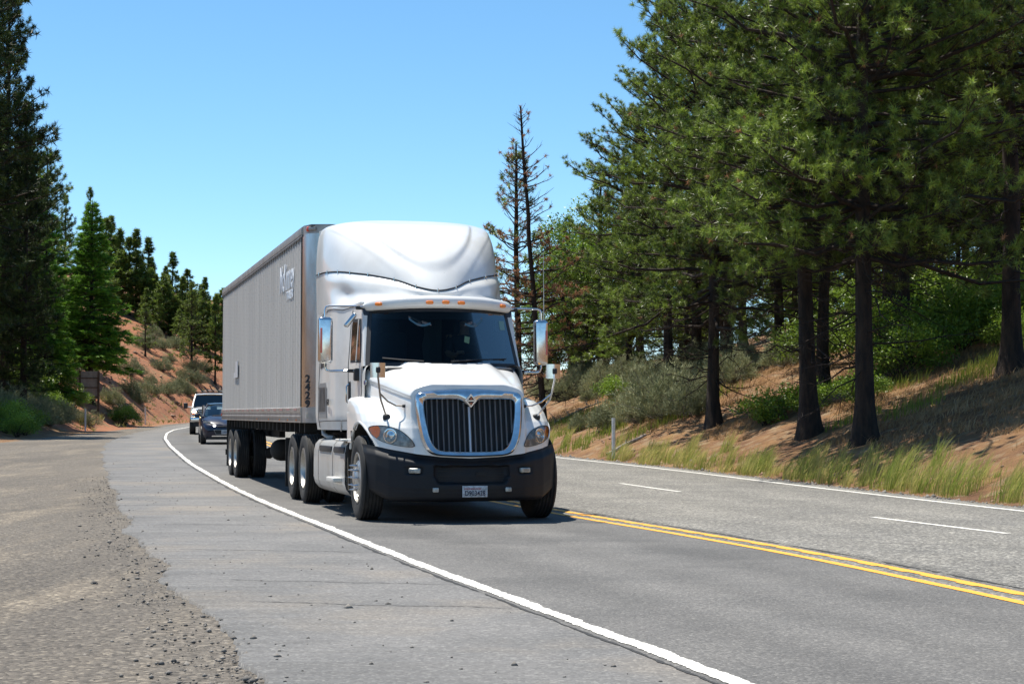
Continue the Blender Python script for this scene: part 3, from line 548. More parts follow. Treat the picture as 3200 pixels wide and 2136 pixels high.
for k in range(175):
    y = 24+24*rng.random()**.9; cx.append((float(XE(y))+rng.uniform(.15, 1.7)*(.5+.5*rng.random()), y, rng.choice([.16, .28, .4, .52])*rng.uniform(.8, 1.2), rng.uniform(.06, .2), rng.random()**.7))
for y, hh in ((28.2, 1.15), (29.4, .95), (30.6, 1.25), (31.2, 1.1), (33.6, 1.0), (35.5, .8), (38.0, .9), (41, .8), (44, .7), (26.5, 1.0), (25.4, .8), (24.2, .8)): cx.append((float(XE(y))+.45, y, hh*.66, .30, .15))
for k in range(26): y = rng.uniform(8, 24); cx.append((float(XE(y))+rng.uniform(.25, 1.8), y, rng.uniform(.2, .5), .14, rng.random()))
for k in range(16): y = rng.uniform(48, 60); cx.append((float(XE(y))+rng.uniform(.2, 1.2), y, rng.uniform(.3, .7), .12, rng.random()))
PP = []; HH = []; TT = []
for x, y, h, r, tn in cx:
    n = int(24+190*r*h*2); a = rng.uniform(0, 6.28, n); q = r*np.sqrt(rng.random(n)); X = x+q*np.cos(a); Y = y+q*np.sin(a)
    PP.append(np.stack([X, Y, terr(X, Y)-.02], -1)); HH.append(h*rng.uniform(.55, 1.05, n)); TT.append(np.clip(tn*.6+rng.uniform(-.1, .45, n), 0, 1))
V, F, tn = blades(np.concatenate(PP), np.concatenate(HH), np.array([.36, -.05, 0]), .0055, rng, 5, np.concatenate(TT), .55)
me = rawmesh('grass', V, F); add_tint(me, tn); o = link('grass', me, M_grass); tag(o, 'tall green and straw coloured grass tufts along the far road edge', 'grass', kind='stuff')
# yellow-green grass in sunny spots of the bank
PP = []
for x, y, r in [(11.0, 41.5, .9), (11.8, 42.2, .9), (10.4, 40.6, .7), (12.6, 41, .6), (9.4, 43.3, .5), (7.7, 40.2, .5), (8.6, 38.4, .5), (4.7, 49.8, .5), (5.6, 52, .8), (2.3, 53, .8), (3.2, 57, 1.0), (1.6, 58, 1), (8.9, 46.5, .8), (13.5, 44, 1), (2.4, 62, 1.2), (3.4, 50, .6), (13, 52, 1.5), (15, 58, 2)]:
    n = int(420*r*r+90); a = rng.uniform(0, 6.28, n); q = r*np.sqrt(rng.random(n)); X = x+q*np.cos(a)*1.4; Y = y+q*np.sin(a); PP.append(np.stack([X, Y, terr(X, Y)-.02], -1))
PP = np.concatenate(PP); V, F, tn = blades(PP, rng.uniform(.12, .42, len(PP)), np.array([.1, 0, 0]), .008, rng, 3)
M_yg = mat('bank_grass', (.12, .20, .02), .7, col2=(.34, .38, .06), tint=True, transl=.35)
me = rawmesh('grass', V, F); add_tint(me, tn); o = link('grass', me, M_yg); tag(o, 'short yellow green grass in patches over the wooded bank', 'grass', kind='stuff')
# dry straw and needle litter
N = 80000; Y = rng.uniform(22, 66, N); s = rng.uniform(.25, 1, N)**1.4*13; X = XE(Y)+.15+s; Z = terr(X, Y)
dn = vnoise(X, Y, 1.6, 31)+vnoise(X, Y, .6, 32)*.6; kp = dn > -.12; X, Y, Z = X[kp], Y[kp], Z[kp]
P_ = np.stack([X, Y, Z-.01], -1); N = len(P_)
V, F, tn = blades(P_, rng.uniform(.05, .18, N)*(1+.6*(rng.random(N) > .9)), np.array([.3, -.3, -.1]), .0085, rng, 3, np.clip(.5+vnoise(X, Y, .8, 33)+rng.uniform(-.25, .25, N), 0, 1), 1.6)
me = rawmesh('dry_grass', V, F); add_tint(me, tn); o = link('dry_grass', me, M_dry); tag(o, 'dry straw and needle litter covering the right-hand bank', 'grass', kind='stuff')
# low weeds on the red hill
N = 4200; Yh = rng.uniform(95, 205, N); Xh = rng.uniform(-40, 30, N); dd = sdE(Xh, Yh); kp = (dd > .2) & (vnoise(Xh, Yh, 5, 41) > -.02+.0*Yh); kp2 = (dd > .2) & (dd < 2.0); kp = kp | kp2; Xh, Yh = Xh[kp], Yh[kp]
T = np.stack([Xh, Yh, terr(Xh, Yh)+.03], -1); T = np.repeat(T, 3, 0)+rng.normal(size=(len(T)*3, 3))*np.array([.35, .35, .05])
V, F, tn = needles(T, np.tile([[0, 0, 1.]], (len(T), 1)), 6, .32, .03, .5, rng); me = rawmesh('weeds', V, F); add_tint(me, tn)
M_weed = mat('weeds', (.13, .15, .04), .8, col2=(.38, .33, .12), tint=True, transl=.3)
o = link('weeds', me, M_weed); tag(o, 'low weeds and dry tufts over the red hillside', 'weeds', kind='stuff')
# gravel stones of the pullout
def stones(X, Y, S, name, m, label, zoff=0, zf=None, cat='gravel'):
    N = len(X); base = np.array([[1, 0, 0], [0, 1, 0], [-1, 0, 0], [0, -1, 0], [0, 0, .75], [0, 0, -.5]]); 
    v = base[None]*rng.uniform(.6, 1.2, (N, 6, 1))*S[:, None, None]; a = rng.uniform(0, 6.28, N); c, s = np.cos(a)[:, None], np.sin(a)[:, None]
    vx = v[..., 0]*c-v[..., 1]*s; vy = v[..., 0]*s+v[..., 1]*c; Z = (zf or (lambda a_, b_: zr(b_)))(X, Y)+zoff
    V = np.stack([vx+X[:, None], vy+Y[:, None], v[..., 2]+Z[:, None]], -1).reshape(-1, 3)
    f = np.array([[0, 1, 4], [1, 2, 4], [2, 3, 4], [3, 0, 4], [1, 0, 5], [2, 1, 5], [3, 2, 5], [0, 3, 5]]); F = (f[None]+np.arange(N)[:, None, None]*6).reshape(-1, 3)
    me = rawmesh(name, V, F); add_tint(me, np.repeat(rng.random(N), 6)); o = link(name, me, m); tag(o, label, cat, kind='stuff')
M_stone = mat('gravel_stone', (.09, .083, .075), .9, col2=(.24, .22, .195), tint=True)
N = 30000; Y = 7.4+32*rng.random(N)**2.2; X = XA(Y)-rng.exponential(2.2, N)*(Y/9)-.0; kp = X > -Y*.32-1; X, Y = X[kp], Y[kp]; 
stones(X, Y, rng.exponential(.0045, len(X))+.004, 'gravel', M_stone, 'loose grey stones over the gravel pullout', -.03)
N = 1800; Y = 7.4+30*rng.random(N)**1.8; X = XA(Y)+rng.normal(size=N)*.22-.2; stones(X, Y, rng.exponential(.005, N)+.004, 'gravel', M_stone, 'loose stones crumbled along the broken asphalt edge', -.012)
N = 260; Y = 7.4+40*rng.random(N)**1.6; X = XA(Y)+rng.uniform(0, 1, N)**1.5*(XW(Y)-XA(Y))*.9; stones(X, Y, rng.exponential(.005, N)+.006, 'gravel', M_stone, 'few loose pebbles lying on the asphalt shoulder', .002)
N = 2500; Y = rng.uniform(20, 56, N); X = XE(Y)+rng.exponential(.10, N); stones(X, Y, rng.exponential(.012, N)+.008, 'gravel', M_stone, 'dark crumbs of gravel along the far road edge', -.01)

N = 520; Y = rng.uniform(20, 64, N); X = XE(Y)+.3+rng.uniform(0, 1, N)**1.3*8
stones(X, Y, rng.exponential(.022, N)+.012, 'rocks', mat('bank_rock', (.12, .07, .045), .95, col2=(.34, .22, .15), tint=True), 'small reddish rocks lying over the wooded bank', .0, terr, 'rocks')
N = 900; Y = rng.uniform(110, 170, N); X = rng.uniform(-34, -18, N); kp = sdE(X, Y) > .4; X, Y = X[kp], Y[kp]
stones(X, Y, rng.exponential(.05, len(X))+.03, 'rocks', bpy.data.materials['bank_rock'], 'rubble scattered down the bare red hillside', .0, terr, 'rocks')
# ---------------------------------------------------------------- vehicle materials
M_white = mat('white_paint', (.74, .74, .72), .32, coat=.6, col2=(.66, .655, .63), vscale=2.2, vlo=.45, vhi=.75, col3=(.30, .28, .25), v3=(38, .70, .76))
M_wside = mat('white_paint_dusty', (.68, .68, .66), .36, coat=.4, col2=(.52, .50, .47), vscale=1.6, vlo=.45, vhi=.8)
M_tank = mat('grey_fairing_paint', (.42, .42, .41), .42, coat=.3, col2=(.36, .34, .31), vscale=2.6, vlo=.42, vhi=.7)
M_black = mat('black_plastic', (.013, .014, .017), .55, col2=(.03, .028, .025), vscale=3, vlo=.5, vhi=.8)
M_bump = mat('bumper_plastic', (.011, .012, .015), .55, spec=.3, col2=(.022, .02, .017), vscale=3, vlo=.5, vhi=.75, bump=(220, .15, .001))
M_rub = mat('tyre_rubber', (.016, .016, .016), .8, col2=(.05, .045, .04), vscale=4, vlo=.5, vhi=.75)
M_chr = mat('chrome', (.70, .71, .73), .14, 1., bump=(30, .05, .003), col2=(.58, .58, .58), vscale=9)
M_alu = mat('wheel_alloy', (.54, .53, .51), .45, .85, col2=(.34, .32, .29), vscale=6)
M_stl = mat('polished_steel', (.55, .55, .56), .2, 1., col2=(.34, .33, .33), vscale=1.4, stretch=(1, 1, .3), bump=(3, .12, .02))
M_dark = mat('dark_chassis', (.018, .017, .016), .8)
M_amb = mat('amber_lens', (.85, .22, .01), .2, coat=1.)
M_redl = mat('red_lens', (.6, .05, .02), .25, coat=1.)
M_lens = mat('clear_lens', (.46, .46, .42), .25, .1, coat=.6, col2=(.24, .24, .22), vscale=14)
M_lens2 = mat('lamp_reflector', (.75, .76, .76), .12, .9)
M_txt = mat('black_lettering', (.02, .02, .022), .6)
M_fad = mat('faded_lettering', (.62, .67, .74), .6)
M_tsd = mat('trailer_side_panel', (.45, .435, .405), .55, col2=(.38, .37, .35), vscale=1.2, stretch=(1, 1.6, .12), vlo=.35, vhi=.65, col3=(.30, .28, .25), v3=(3, .52, .8), coat=.05)
M_trl = mat('trailer_rail', (.42, .40, .38), .42, .55, col2=(.30, .28, .26), vscale=3)
M_trd = mat('trailer_dark_rail', (.10, .095, .09), .6)
def glass(name, col, rough=.02, amt=.8):
    m = bpy.data.materials.new(name); m.use_nodes = True; t = m.node_tree; N = t.nodes; L = t.links; N.remove(N['Principled BSDF'])
    g = N.new('ShaderNodeBsdfGlossy'); g.inputs['Roughness'].default_value = rough; tr = N.new('ShaderNodeBsdfTransparent'); tr.inputs[0].default_value = (*col, 1)
    f = N.new('ShaderNodeFresnel'); f.inputs[0].default_value = 1.5; mu = N.new('ShaderNodeMath'); mu.operation = 'MULTIPLY'; mu.inputs[1].default_value = amt; x = N.new('ShaderNodeMixShader')
    L.new(f.outputs[0], mu.inputs[0]); L.new(mu.outputs[0], x.inputs[0]); L.new(tr.outputs[0], x.inputs[1]); L.new(g.outputs[0], x.inputs[2]); L.new(x.outputs[0], N['Material Output'].inputs[0]); return m
M_glass = glass('tinted_glass', (.30, .40, .44), .02, .32); M_glass2 = glass('car_glass', (.45, .6, .62), .02, 1.6); M_clear = glass('lamp_glass', (.93, .93, .93), .05)
M_navy = mat('cab_interior', (.02, .035, .06), .8); M_seat = mat('seat_cloth', (.03, .055, .08), .9); M_curt = mat('grey_curtain', (.16, .18, .20), .9)
def smoothstep(x, a, b): return sm(np.asarray(x, float), a, b)
def ip(x, xs, ys): return np.interp(x, xs, ys)
def text(s, size, loc, X, Y, m, parent, name='lettering', sx=1., ext=.002, bold=0., shear=0., align='CENTER'):
    c = bpy.data.curves.new(name, 'FONT'); c.body = s; c.size = size; c.extrude = ext; c.align_x = align; c.align_y = 'CENTER'; c.offset = bold; c.shear = shear; c.resolution_u = 3
    o = bpy.data.objects.new(name, c); COL.objects.link(o); bpy.context.view_layer.update()
    me = bpy.data.meshes.new_from_object(o.evaluated_get(bpy.context.evaluated_depsgraph_get())); bpy.data.objects.remove(o); bpy.data.curves.remove(c)
    X = Vector(X).normalized(); Y = Vector(Y).normalized(); Z = X.cross(Y); M = Matrix((X, Y, Z)).transposed().to_4x4(); M.translation = Vector(loc)
    me.transform(M @ Matrix.Diagonal((sx, 1, 1, 1))); me.materials.clear(); me.materials.append(m); me.name = name
    o = bpy.data.objects.new(name, me); COL.objects.link(o); o.parent = parent; return o
KEEP = {'chassis', 'undercarriage', 'grille_bars', 'side_ribs', 'rivets', 'panel_scallops', 'rail_slots', 'corner_seam', 'intake_mesh', 'vent_slats', 'eye_decal', 'emblem', 'cab', 'box_body', 'panel_seam', 'air_hoses', 'engine_bay', 'dashboard'}
def child(name, b, m, parent, **k):
    """one part; when its pieces lie apart each becomes an object of its own"""
    if name in KEEP or isinstance(m, (list, tuple)) and len(m) > 1: return b.build(name, m, parent, **k)
    par = list(range(len(b.V)))
    def fd(a):
        while par[a] != a: par[a] = par[par[a]]; a = par[a]
        return a
    for f in b.F:
        r = fd(f[0])
        for i in f[1:]: par[fd(i)] = r
    V = np.array(b.V); roots = np.array([fd(i) for i in range(len(V))]); isl = [[V[roots == r].min(0)-.006, V[roots == r].max(0)+.006, {r}] for r in np.unique(roots)]
    ch = len(isl) <= 60
    while ch:
        ch = False
        for i in range(len(isl)):
            for j in range(i+1, len(isl)):
                if (isl[i][0] < isl[j][1]).all() and (isl[j][0] < isl[i][1]).all():
                    isl[i] = [np.minimum(isl[i][0], isl[j][0]), np.maximum(isl[i][1], isl[j][1]), isl[i][2] | isl[j][2]]; isl.pop(j); ch = True; break
            if ch: break
    if len(isl) < 2 or len(isl) > 40: return b.build(name, m, parent, **k)
    first = None
    for lo, hi, rs in isl:
        c = type(b)(); c.__dict__.update({q: w_ for q, w_ in b.__dict__.items() if q not in ('V', 'F', 'I')}); ids = [i for i in range(len(V)) if roots[i] in rs]; mp = {i: n for n, i in enumerate(ids)}
        c.V = [b.V[i] for i in ids]; c.F = []; c.I = []
        for f, ii in zip(b.F, b.I):
            if f[0] in mp: c.F.append([mp[i] for i in f]); c.I.append(ii)
        o = c.build(name, m, parent, **k); first = first or o
    return first
ANG = math.atan(.25)
def vehicle(name, x, y, rz, label, cat, z=0, rx=0):
    e = empty(name, (x, y, z), rz, label, cat); e.rotation_euler = (rx, 0, rz); return e
def wheel(parent, x, y, r, wd, side, kind, z=None, name='wheel', n=40):
    """side -1: outer face towards -x. kind: steer / drive / car"""
    w_ = bpy.data.objects.new(name, None); COL.objects.link(w_); w_.parent = parent; w_.location = (x, y, r if z is None else z); s = side; h = wd/2
    rr_ = {'steer': .60, 'drive': .58, 'car': .66}[kind]*r
    b = MB(); prof = [(rr_, h*.72), (rr_+.02*r, h*.86), (rr_+.12*r, h*.97), (r*.86, h), (r*.95, h*.93), (r*.985, h*.82)]
    for g in np.linspace(-.62, .62, 5): prof += [(r, h*(-g)+.10*h), (r*.975, h*(-g)+.05*h), (r*.975, h*(-g)-.05*h), (r, h*(-g)-.10*h)]
    prof += [(r*.985, -h*.82), (r*.95, -h*.93), (r*.86, -h), (rr_, -h*.72)]
    b.lathe([(a, c*s) for a, c in prof], n=n); child('tyre', b, M_rub, w_, ang=40)
    b = MB()
    if kind == 'steer':
        o = h*.9; prof = [(rr_*.99, h*.70), (rr_*1.01, h*.90), (rr_*.96, h*.93), (rr_*.93, h*.78), (rr_*.90, h*.55), (rr_*.80, h*.62), (rr_*.66, h*.80), (rr_*.58, h*.92), (rr_*.42, h*.95), (rr_*.38, h*1.0), (rr_*.33, h*1.15), (rr_*.27, h*1.22), (0, h*1.24)]
        b.lathe([(a, c*s) for a, c in prof], n=n); hub = child('rim', b, M_alu, w_, ang=50)
        b = MB()
        for k in range(10):
            q = 2*math.pi*(k+.5)/10; c = rr_*.745; a0 = h*.69+.006; cy, cz = math.cos(q)*c, math.sin(q)*c
            ring = [(s*(a0+.03*(u_ := math.cos(t))*-1*h), cy+(.062*u_*math.cos(q)-.038*math.sin(t)*math.sin(q))*1., cz+(.062*u_*math.sin(q)+.038*math.sin(t)*math.cos(q))) for t in np.linspace(0, 2*math.pi, 15)[:-1]]
            ring = [(s*(a0+.004-u2*.0), p[1], p[2]) for p, u2 in zip(ring, [0]*14)]; b.add(ring+[(s*(a0+.004), cy, cz)], [(i, (i+1) % 14, 14) for i in range(14)])
        child('hand_hole', b, M_black, w_, smooth=False)
        b = MB()
        for k in range(10):
            q = 2*math.pi*k/10; cy, cz = math.cos(q)*rr_*.5, math.sin(q)*rr_*.5; b.tube([(s*h*.9, cy, cz), (s*(h+.03), cy, cz), (s*(h+.075), cy, cz)], [.017, .014, .005], 8)
        child('lug_nut', b, M_chr, w_, ang=40)
    elif kind == 'drive':
        prof = [(rr_*.99, h*.70), (rr_*1.03, h*.90), (rr_*.97, h*.93), (rr_*.93, h*.70), (rr_*.90, h*.1), (rr_*.86, -h*.2), (rr_*.70, -h*.25), (rr_*.45, -h*.30), (rr_*.40, h*.1), (rr_*.34, h*.35), (0, h*.4)]
        b.lathe([(a, c*s) for a, c in prof], n=n)
        for k in range(10):
            q = 2*math.pi*k/10; cy, cz = math.cos(q)*rr_*.58, math.sin(q)*rr_*.58; b.tube([(-s*h*.3, cy, cz), (-s*h*.3+s*.05, cy, cz)], [.017, .013], 6)
        b.build('rim', M_alu, w_, ang=50)
    else:
        prof = [(rr_*.99, h*.70), (rr_*1.02, h*.88), (rr_*.93, h*.86), (rr_*.88, h*.5), (rr_*.3, h*.62), (0, h*.7)]
        b.lathe([(a, c*s) for a, c in prof], n=24); child('rim', b, M_alu, w_, ang=50)
        b = MB()
        for k in range(5):
            q = 2*math.pi*(k+.5)/5; c = rr_*.62; P = [(c+.22*rr_*math.cos(t), .16*rr_*math.sin(t)*1.4) for t in np.linspace(0, 2*math.pi, 11)[:-1]]
            b.add([(s*(h*.60+.004), a*math.cos(q)-d_*math.sin(q), a*math.sin(q)+d_*math.cos(q)) for a, d_ in P], [list(range(10))])
        child('spoke_gap', b, M_black, w_, smooth=False)
    return w_
def rbox(b, c, s, r=.02, n=3, M=None):
    """rounded box: centre, full size, edge radius"""
    c = Vector(c); hx, hy, hz = s[0]/2, s[1]/2, s[2]/2; r = min(r, hx, hy, hz)*.999; V = []; lat = 4*n; lon = 4*n
    P = np.zeros((2*n+2, 4*(n+1), 3)); rows = [-math.pi/2+(math.pi/2)*i/n for i in range(n+1)]+[(math.pi/2)*i/n for i in range(n+1)]
    for i, ph in enumerate(rows):
        zc = -(hz-r) if i <= n else (hz-r)
        for qd in range(4):
            for k in range(n+1):
                q = math.pi/2*qd+math.pi/2*k/n; sx = 1 if qd in (0, 3) else -1; sy = 1 if qd in (0, 1) else -1
                p = Vector((sx*(hx-r)+r*math.cos(ph)*math.cos(q), sy*(hy-r)+r*math.cos(ph)*math.sin(q), zc+r*math.sin(ph)))
                if M is not None: p = M @ p
                P[i, qd*(n+1)+k] = p+c
    b.grid(P, wrapu=True); base = len(b.V)-P.shape[0]*P.shape[1]; m_ = P.shape[1]
    b.F += [[base+j for j in range(m_)][::-1], [base+(P.shape[0]-1)*m_+j for j in range(m_)]]; b.I += [b.mi, b.mi]
def resample(P, n):
    P = np.array(P, float); d = np.r_[0, np.cumsum(np.linalg.norm(np.diff(P, axis=0), axis=1))]; t = np.linspace(0, d[-1], n); return np.stack([np.interp(t, d, P[:, k]) for k in range(P.shape[1])], -1)
def chaikin(P, it=2, closed=False):
    P = np.array(P, float)
    for _ in range(it):
        if closed: Q = np.roll(P, -1, 0); P = np.stack([P*.75+Q*.25, P*.25+Q*.75], 1).reshape(-1, P.shape[1])
        else: A, B = P[:-1], P[1:]; P = np.concatenate([P[:1], np.stack([A*.75+B*.25, A*.25+B*.75], 1).reshape(-1, P.shape[1])[1:-1], P[-1:]])
    return P
# ================================================================ the tractor (x to its left-hand side, y backwards, z up)
T = vehicle('semi_truck', -.376, 20.8, ANG, 'white semi truck tractor with chrome grille and dark bumper driving towards the viewer', 'truck')
# --- hood and fenders: one moulded shell, found as the first surface met going backwards
gX = [0, .5, .66, .8, .95, 1.05, 1.13, 1.17, 1.195, 1.21, 1.215]; gY = [.50, .52, .555, .64, .76, .88, 1.03, 1.16, 1.34, 1.7, 2.3]
hZ = [.5, .9, 1.0, 1.12, 1.2, 1.3, 1.4, 1.46, 1.5, 1.53, 1.6]; hY = [0, 0, .012, .06, .13, .28, .5, .75, 1.1, 1.7, 2.6]
def zb(x): return ip(np.abs(x), [0, .35, .64, .95, 1.1, 1.22], [.762, .78, .815, .875, .915, .94])
def y_rear(x): return 1.68+.50*(np.abs(x)/1.01)**2.2
def hood_y(x, z):
    ax = np.abs(x); yh = np.full(x.shape, 9.); done = np.zeros(x.shape, bool)
    front = .505+.10*(z-.78)/.8+.05*(ax/.7)**3
    for y in np.arange(.44, 2.6, .005):
        t = np.clip((y-.5)/1.6, 0, 1.3); w = .69+.35*np.minimum(t, 1.05)**.85; zt = 1.575+.365*np.minimum(t, 1)**.8
        dome = (.02+.055*t)*sm(.60+.06*t-ax, 0, .16)
        zc = 1.47+.27*t; w = w-.03*sm(zc-z, -.01, .035)
        ins = (np.clip(ax/w, 0, 3)**9+np.clip((z-.5)/(zt+dome-.5), 0, 3)**9 < 1) & (y >= front)
        new = ins & ~done; yh[new] = y; done |= new
    return yh
def fend_y(x, z): return ip(np.abs(x), gX, gY)+ip(z, hZ, hY)
def body_y(x, z):
    a = hood_y(x, z); b_ = fend_y(x, z); k = 16.
    return -np.log(np.exp(-k*np.minimum(a, 6))+np.exp(-k*np.minimum(b_, 6)))/k
ux = np.concatenate([np.linspace(0, .55, 20), np.linspace(.56, .80, 34)[:-1], np.linspace(.80, 1.10, 36)[:-1], np.linspace(1.10, 1.214, 40)]); ux = np.concatenate([-ux[:0:-1], ux])
vz = np.linspace(0, 1, 170)
Xg, Vg = np.meshgrid(ux, vz); Zg = zb(Xg)+Vg*(2.03-zb(Xg)); Yg = body_y(Xg, Zg)
# smooth the stepping of the search a little
for _ in range(3):
    Ys = Yg.copy(); Ys[1:-1, 1:-1] = (Yg[1:-1, 1:-1]*4+Yg[:-2, 1:-1]+Yg[2:, 1:-1]+Yg[1:-1, :-2]+Yg[1:-1, 2:])/8; Yg = np.where(np.abs(Ys-Yg) < .06, Ys, Yg)
yr = y_rear(Xg); yr = np.where((np.abs(Xg) > 1.0) | (Zg < 1.86), 2.2, yr); cl = Yg >= yr; Yc = np.minimum(Yg, yr)
def surf_y(x, z, off=0.):
    x = float(x); j = int(np.clip(np.searchsorted(ux, x)-1, 0, len(ux)-2)); fx_ = (x-ux[j])/(ux[j+1]-ux[j]); zb0 = float(zb(x)); v_ = np.clip((float(z)-zb0)/(2.03-zb0), 0, 1)*(len(vz)-1); i = min(int(v_), len(vz)-2); fv = v_-i
    return float((Yg[i, j]*(1-fx_)+Yg[i, j+1]*fx_)*(1-fv)+(Yg[i+1, j]*(1-fx_)+Yg[i+1, j+1]*fx_)*fv)+off
n_, m_ = Xg.shape; idx = np.arange(n_*m_).reshape(n_, m_); F = np.stack([idx[:-1, :-1], idx[:-1, 1:], idx[1:, 1:], idx[1:, :-1]], -1).reshape(-1, 4)
clf = cl.ravel()[F]; cx_ = Xg.ravel()[F].mean(1); cy_ = Yc.ravel()[F].mean(1); cz_ = Zg.ravel()[F].mean(1)
arch = (np.abs(cx_) > 1.02) & (np.hypot(cy_-1.47, cz_-.53) < .665)
hole = (np.abs(cx_) < np.interp(cz_, [.80, .93, 1.06, 1.32, 1.5], [.42, .52, .585, .62, .60])) & (cz_ < 1.50) & (cz_ > .81)
keep = ~clf.all(1) & ~arch & ~hole
me = rawmesh('hood', np.stack([Xg, Yc, Zg], -1).reshape(-1, 3), F[keep], True)
bm = bmesh.new(); bm.from_mesh(me); bmesh.ops.delete(bm, geom=[v for v in bm.verts if not v.link_faces], context='VERTS'); bm.to_mesh(me); bm.free()
hood = link('hood', me, M_white, T)
b = MB()   # wheel-arch lips and dark arch liners
for s in (-1, 1):
    P = []
    for q in np.linspace(math.radians(44), math.radians(150), 26):
        y, z = 1.47-.665*math.cos(q), .53+.665*math.sin(q)
        P.append((s*float(np.interp(y, [.9, 1.03, 1.16, 1.34, 1.7], [1.04, 1.105, 1.145, 1.172, 1.188])), y, z))
    b.tube(P, .02, 8)
child('arch_lip', b, M_wside, T)
b = MB()
for s in (-1, 1):
    for j in range(2):
        A = []
        for q in np.linspace(math.radians(30), math.radians(172), 24):
            y, z = 1.47-.66*math.cos(q), .53+.66*math.sin(q); A.append([(s*(.80+.36*float(sm(y, .98, 1.25))), y, z), (s*.6, y, z)])
        if j == 0: b.grid(np.array(A))
    b.box(min(s*.6, s*.62), max(s*.6, s*.62), .8, 2.15, .5, 1.3)
child('arch_liner', b, M_dark, T)
# fender rear strip down to the door step
b = MB()
b.box(-.6, .6, .72, 2.1, .5, 1.45); child('engine_bay', b, M_dark, T)
# --- grille surround
outer = [(0, 1.592), (.3, 1.582), (.53, 1.562), (.62, 1.545), (.652, 1.50), (.65, 1.32), (.622, 1.06), (.58, .93), (.525, .84), (.45, .80), (.3, .786), (0, .778)]
inner = [(0, 1.375), (.035, 1.40), (.10, 1.455), (.15, 1.466), (.50, 1.466), (.548, 1.45), (.556, 1.40), (.545, 1.25), (.507, 1.03), (.468, .935), (.41, .868), (.33, .848), (0, .842)]
def ringpts(P, n):
    P = chaikin(P, 2); P = resample(P, n); L_ = P[::-1].copy(); L_[:, 0] *= -1; return np.concatenate([P, L_[1:-1]])
NO = 70; Ro = ringpts(outer, NO); Ri = ringpts(inner, NO)
def yo(z): return .455+.20*(z-.8)
rows = []
for f, dy in ((0., .05), (0., -.01), (.05, -.035), (.3, -.062), (.8, -.045), (.94, -.03), (.97, -.038), (1., -.03), (1., .06)):
    P = Ro*(1-f)+Ri*f; topness = sm(P[:, 1], 1.40, 1.5); rows.append(np.stack([P[:, 0], yo(P[:, 1])+dy-(.03)*topness*(f > .3)*(1-f), P[:, 1]], -1))
b = MB(); b.grid(np.array(rows), wrapu=True); gs = child('grille_surround', b, M_chr, T, ang=50)
b = MB()
for k in range(-8, 9):
    x = k*.0645; zt = float(np.interp(abs(x), [0, .035, .1, .15, .5, .55], [1.375, 1.40, 1.455, 1.466, 1.466, 1.44])); zl = float(np.interp(abs(x), [0, .33, .41, .468, .507, .53], [.842, .848, .868, .935, 1.03, 1.12])); wv = .014 if k == 0 else .006
    b.prism([(x-wv, yo(zl)-.005), (x, yo(zl)-.022), (x+wv, yo(zl)-.005), (x+wv, yo(zl)+.03), (x-wv, yo(zl)+.03)], zl, zt, 'z')
    nv = 10; V = b.V[-nv:]; V = [(v[0], v[1]+(.2*(v[2]-zl)), v[2]) for v in V]; b.V[-nv:] = V
child('grille_bars', b, mat('satin_alloy', (.70, .71, .73), .38, .85), T, smooth=False)
b = MB(); b.add([(x, yo(z)+.035, z) for x, z in Ri*1.01]+[(x, yo(z)+.06, z) for x, z in Ri*1.01], [list(range(len(Ri))), list(range(len(Ri), 2*len(Ri)))[::-1]]); child('grille_mesh', b, mat('grille_dark', (.006, .007, .009), .7), T, smooth=False)
b = MB()
for (hw, hh, yy, mm) in ((.072, .083, .462, 0), (.058, .068, .452, 1), (.047, .056, .448, 2)):
    b.mi = mm; b.prism([(0, 1.445-hh), (hw, 1.445), (0, 1.445+hh), (-hw, 1.445)], yy+.03, yy)
b.mi = 3; b.prism([(0, 1.445-.05), (.02, 1.42), (-.02, 1.42)], .45, .445); b.prism([(0, 1.445+.045), (.018, 1.462), (-.018, 1.462)], .45, .445)
b.mi = 1; b.prism([(-.04, 1.437), (.04, 1.437), (.04, 1.453), (-.04, 1.453)], .45, .444)
b.recalc = True; em = child('emblem', b, [M_chr, M_chr, M_black, mat('emblem_orange', (.5, .12, .03), .4)], T, smooth=False); em.location = (0, .0, 0)
# --- bumper
def gb(x): return ip(np.abs(x), [0, .3, .44, .67, .8, .95, 1.08, 1.16, 1.19, 1.2], [.37, .385, .40, .475, .555, .675, .83, .97, 1.06, 1.2])
xu = np.concatenate([np.linspace(0, .95, 40), np.linspace(.96, 1.2, 26)]); xu = np.concatenate([-xu[:0:-1], xu]); vv = np.linspace(0, 1, 44); Xb, Vb = np.meshgrid(xu, vv)
zlo = .255+.12*sm(np.abs(Xb), .88, 1.18); zhi = zb(Xb)-.002; Zb = zlo+Vb*(zhi-zlo)
Yb = gb(Xb)+ip(Vb, [0, .03, .08, .2, .24, .27, .6, .82, .88, .93, 1], [.10, .045, .02, .006, .006, .0, .0, .015, .05, .085, .10])
rec = sm(.46-np.abs(Xb)-.5*np.clip(.56-Zb, 0, .2), 0, .03)*sm(Zb, .455, .48)*sm(.685-Zb, 0, .025); Yb = Yb+.07*rec
rec2 = sm(.095-np.abs(np.abs(Xb)-.67), 0, .02)*sm(.05-np.abs(Zb-.62), 0, .02); Yb = Yb+.03*rec2
b = MB(); b.grid(np.stack([Xb, Yb, Zb], -1)); b.grid(np.stack([Xb[0:1]*np.array([[1], [.96]]), np.concatenate([Yb[0:1], Yb[0:1]+.25]), np.concatenate([Zb[0:1], Zb[0:1]+.03])], -1))
child('bumper', b, M_bump, T, ang=60)
b = MB()
for z in (.49, .52, .55, .58, .61, .64): b.box(-.40, .40, .452, .456, z, z+.008)
b.box(-.03+.09, .18, .435, .452, .56, .60); child('intake_mesh', b, M_dark, T)
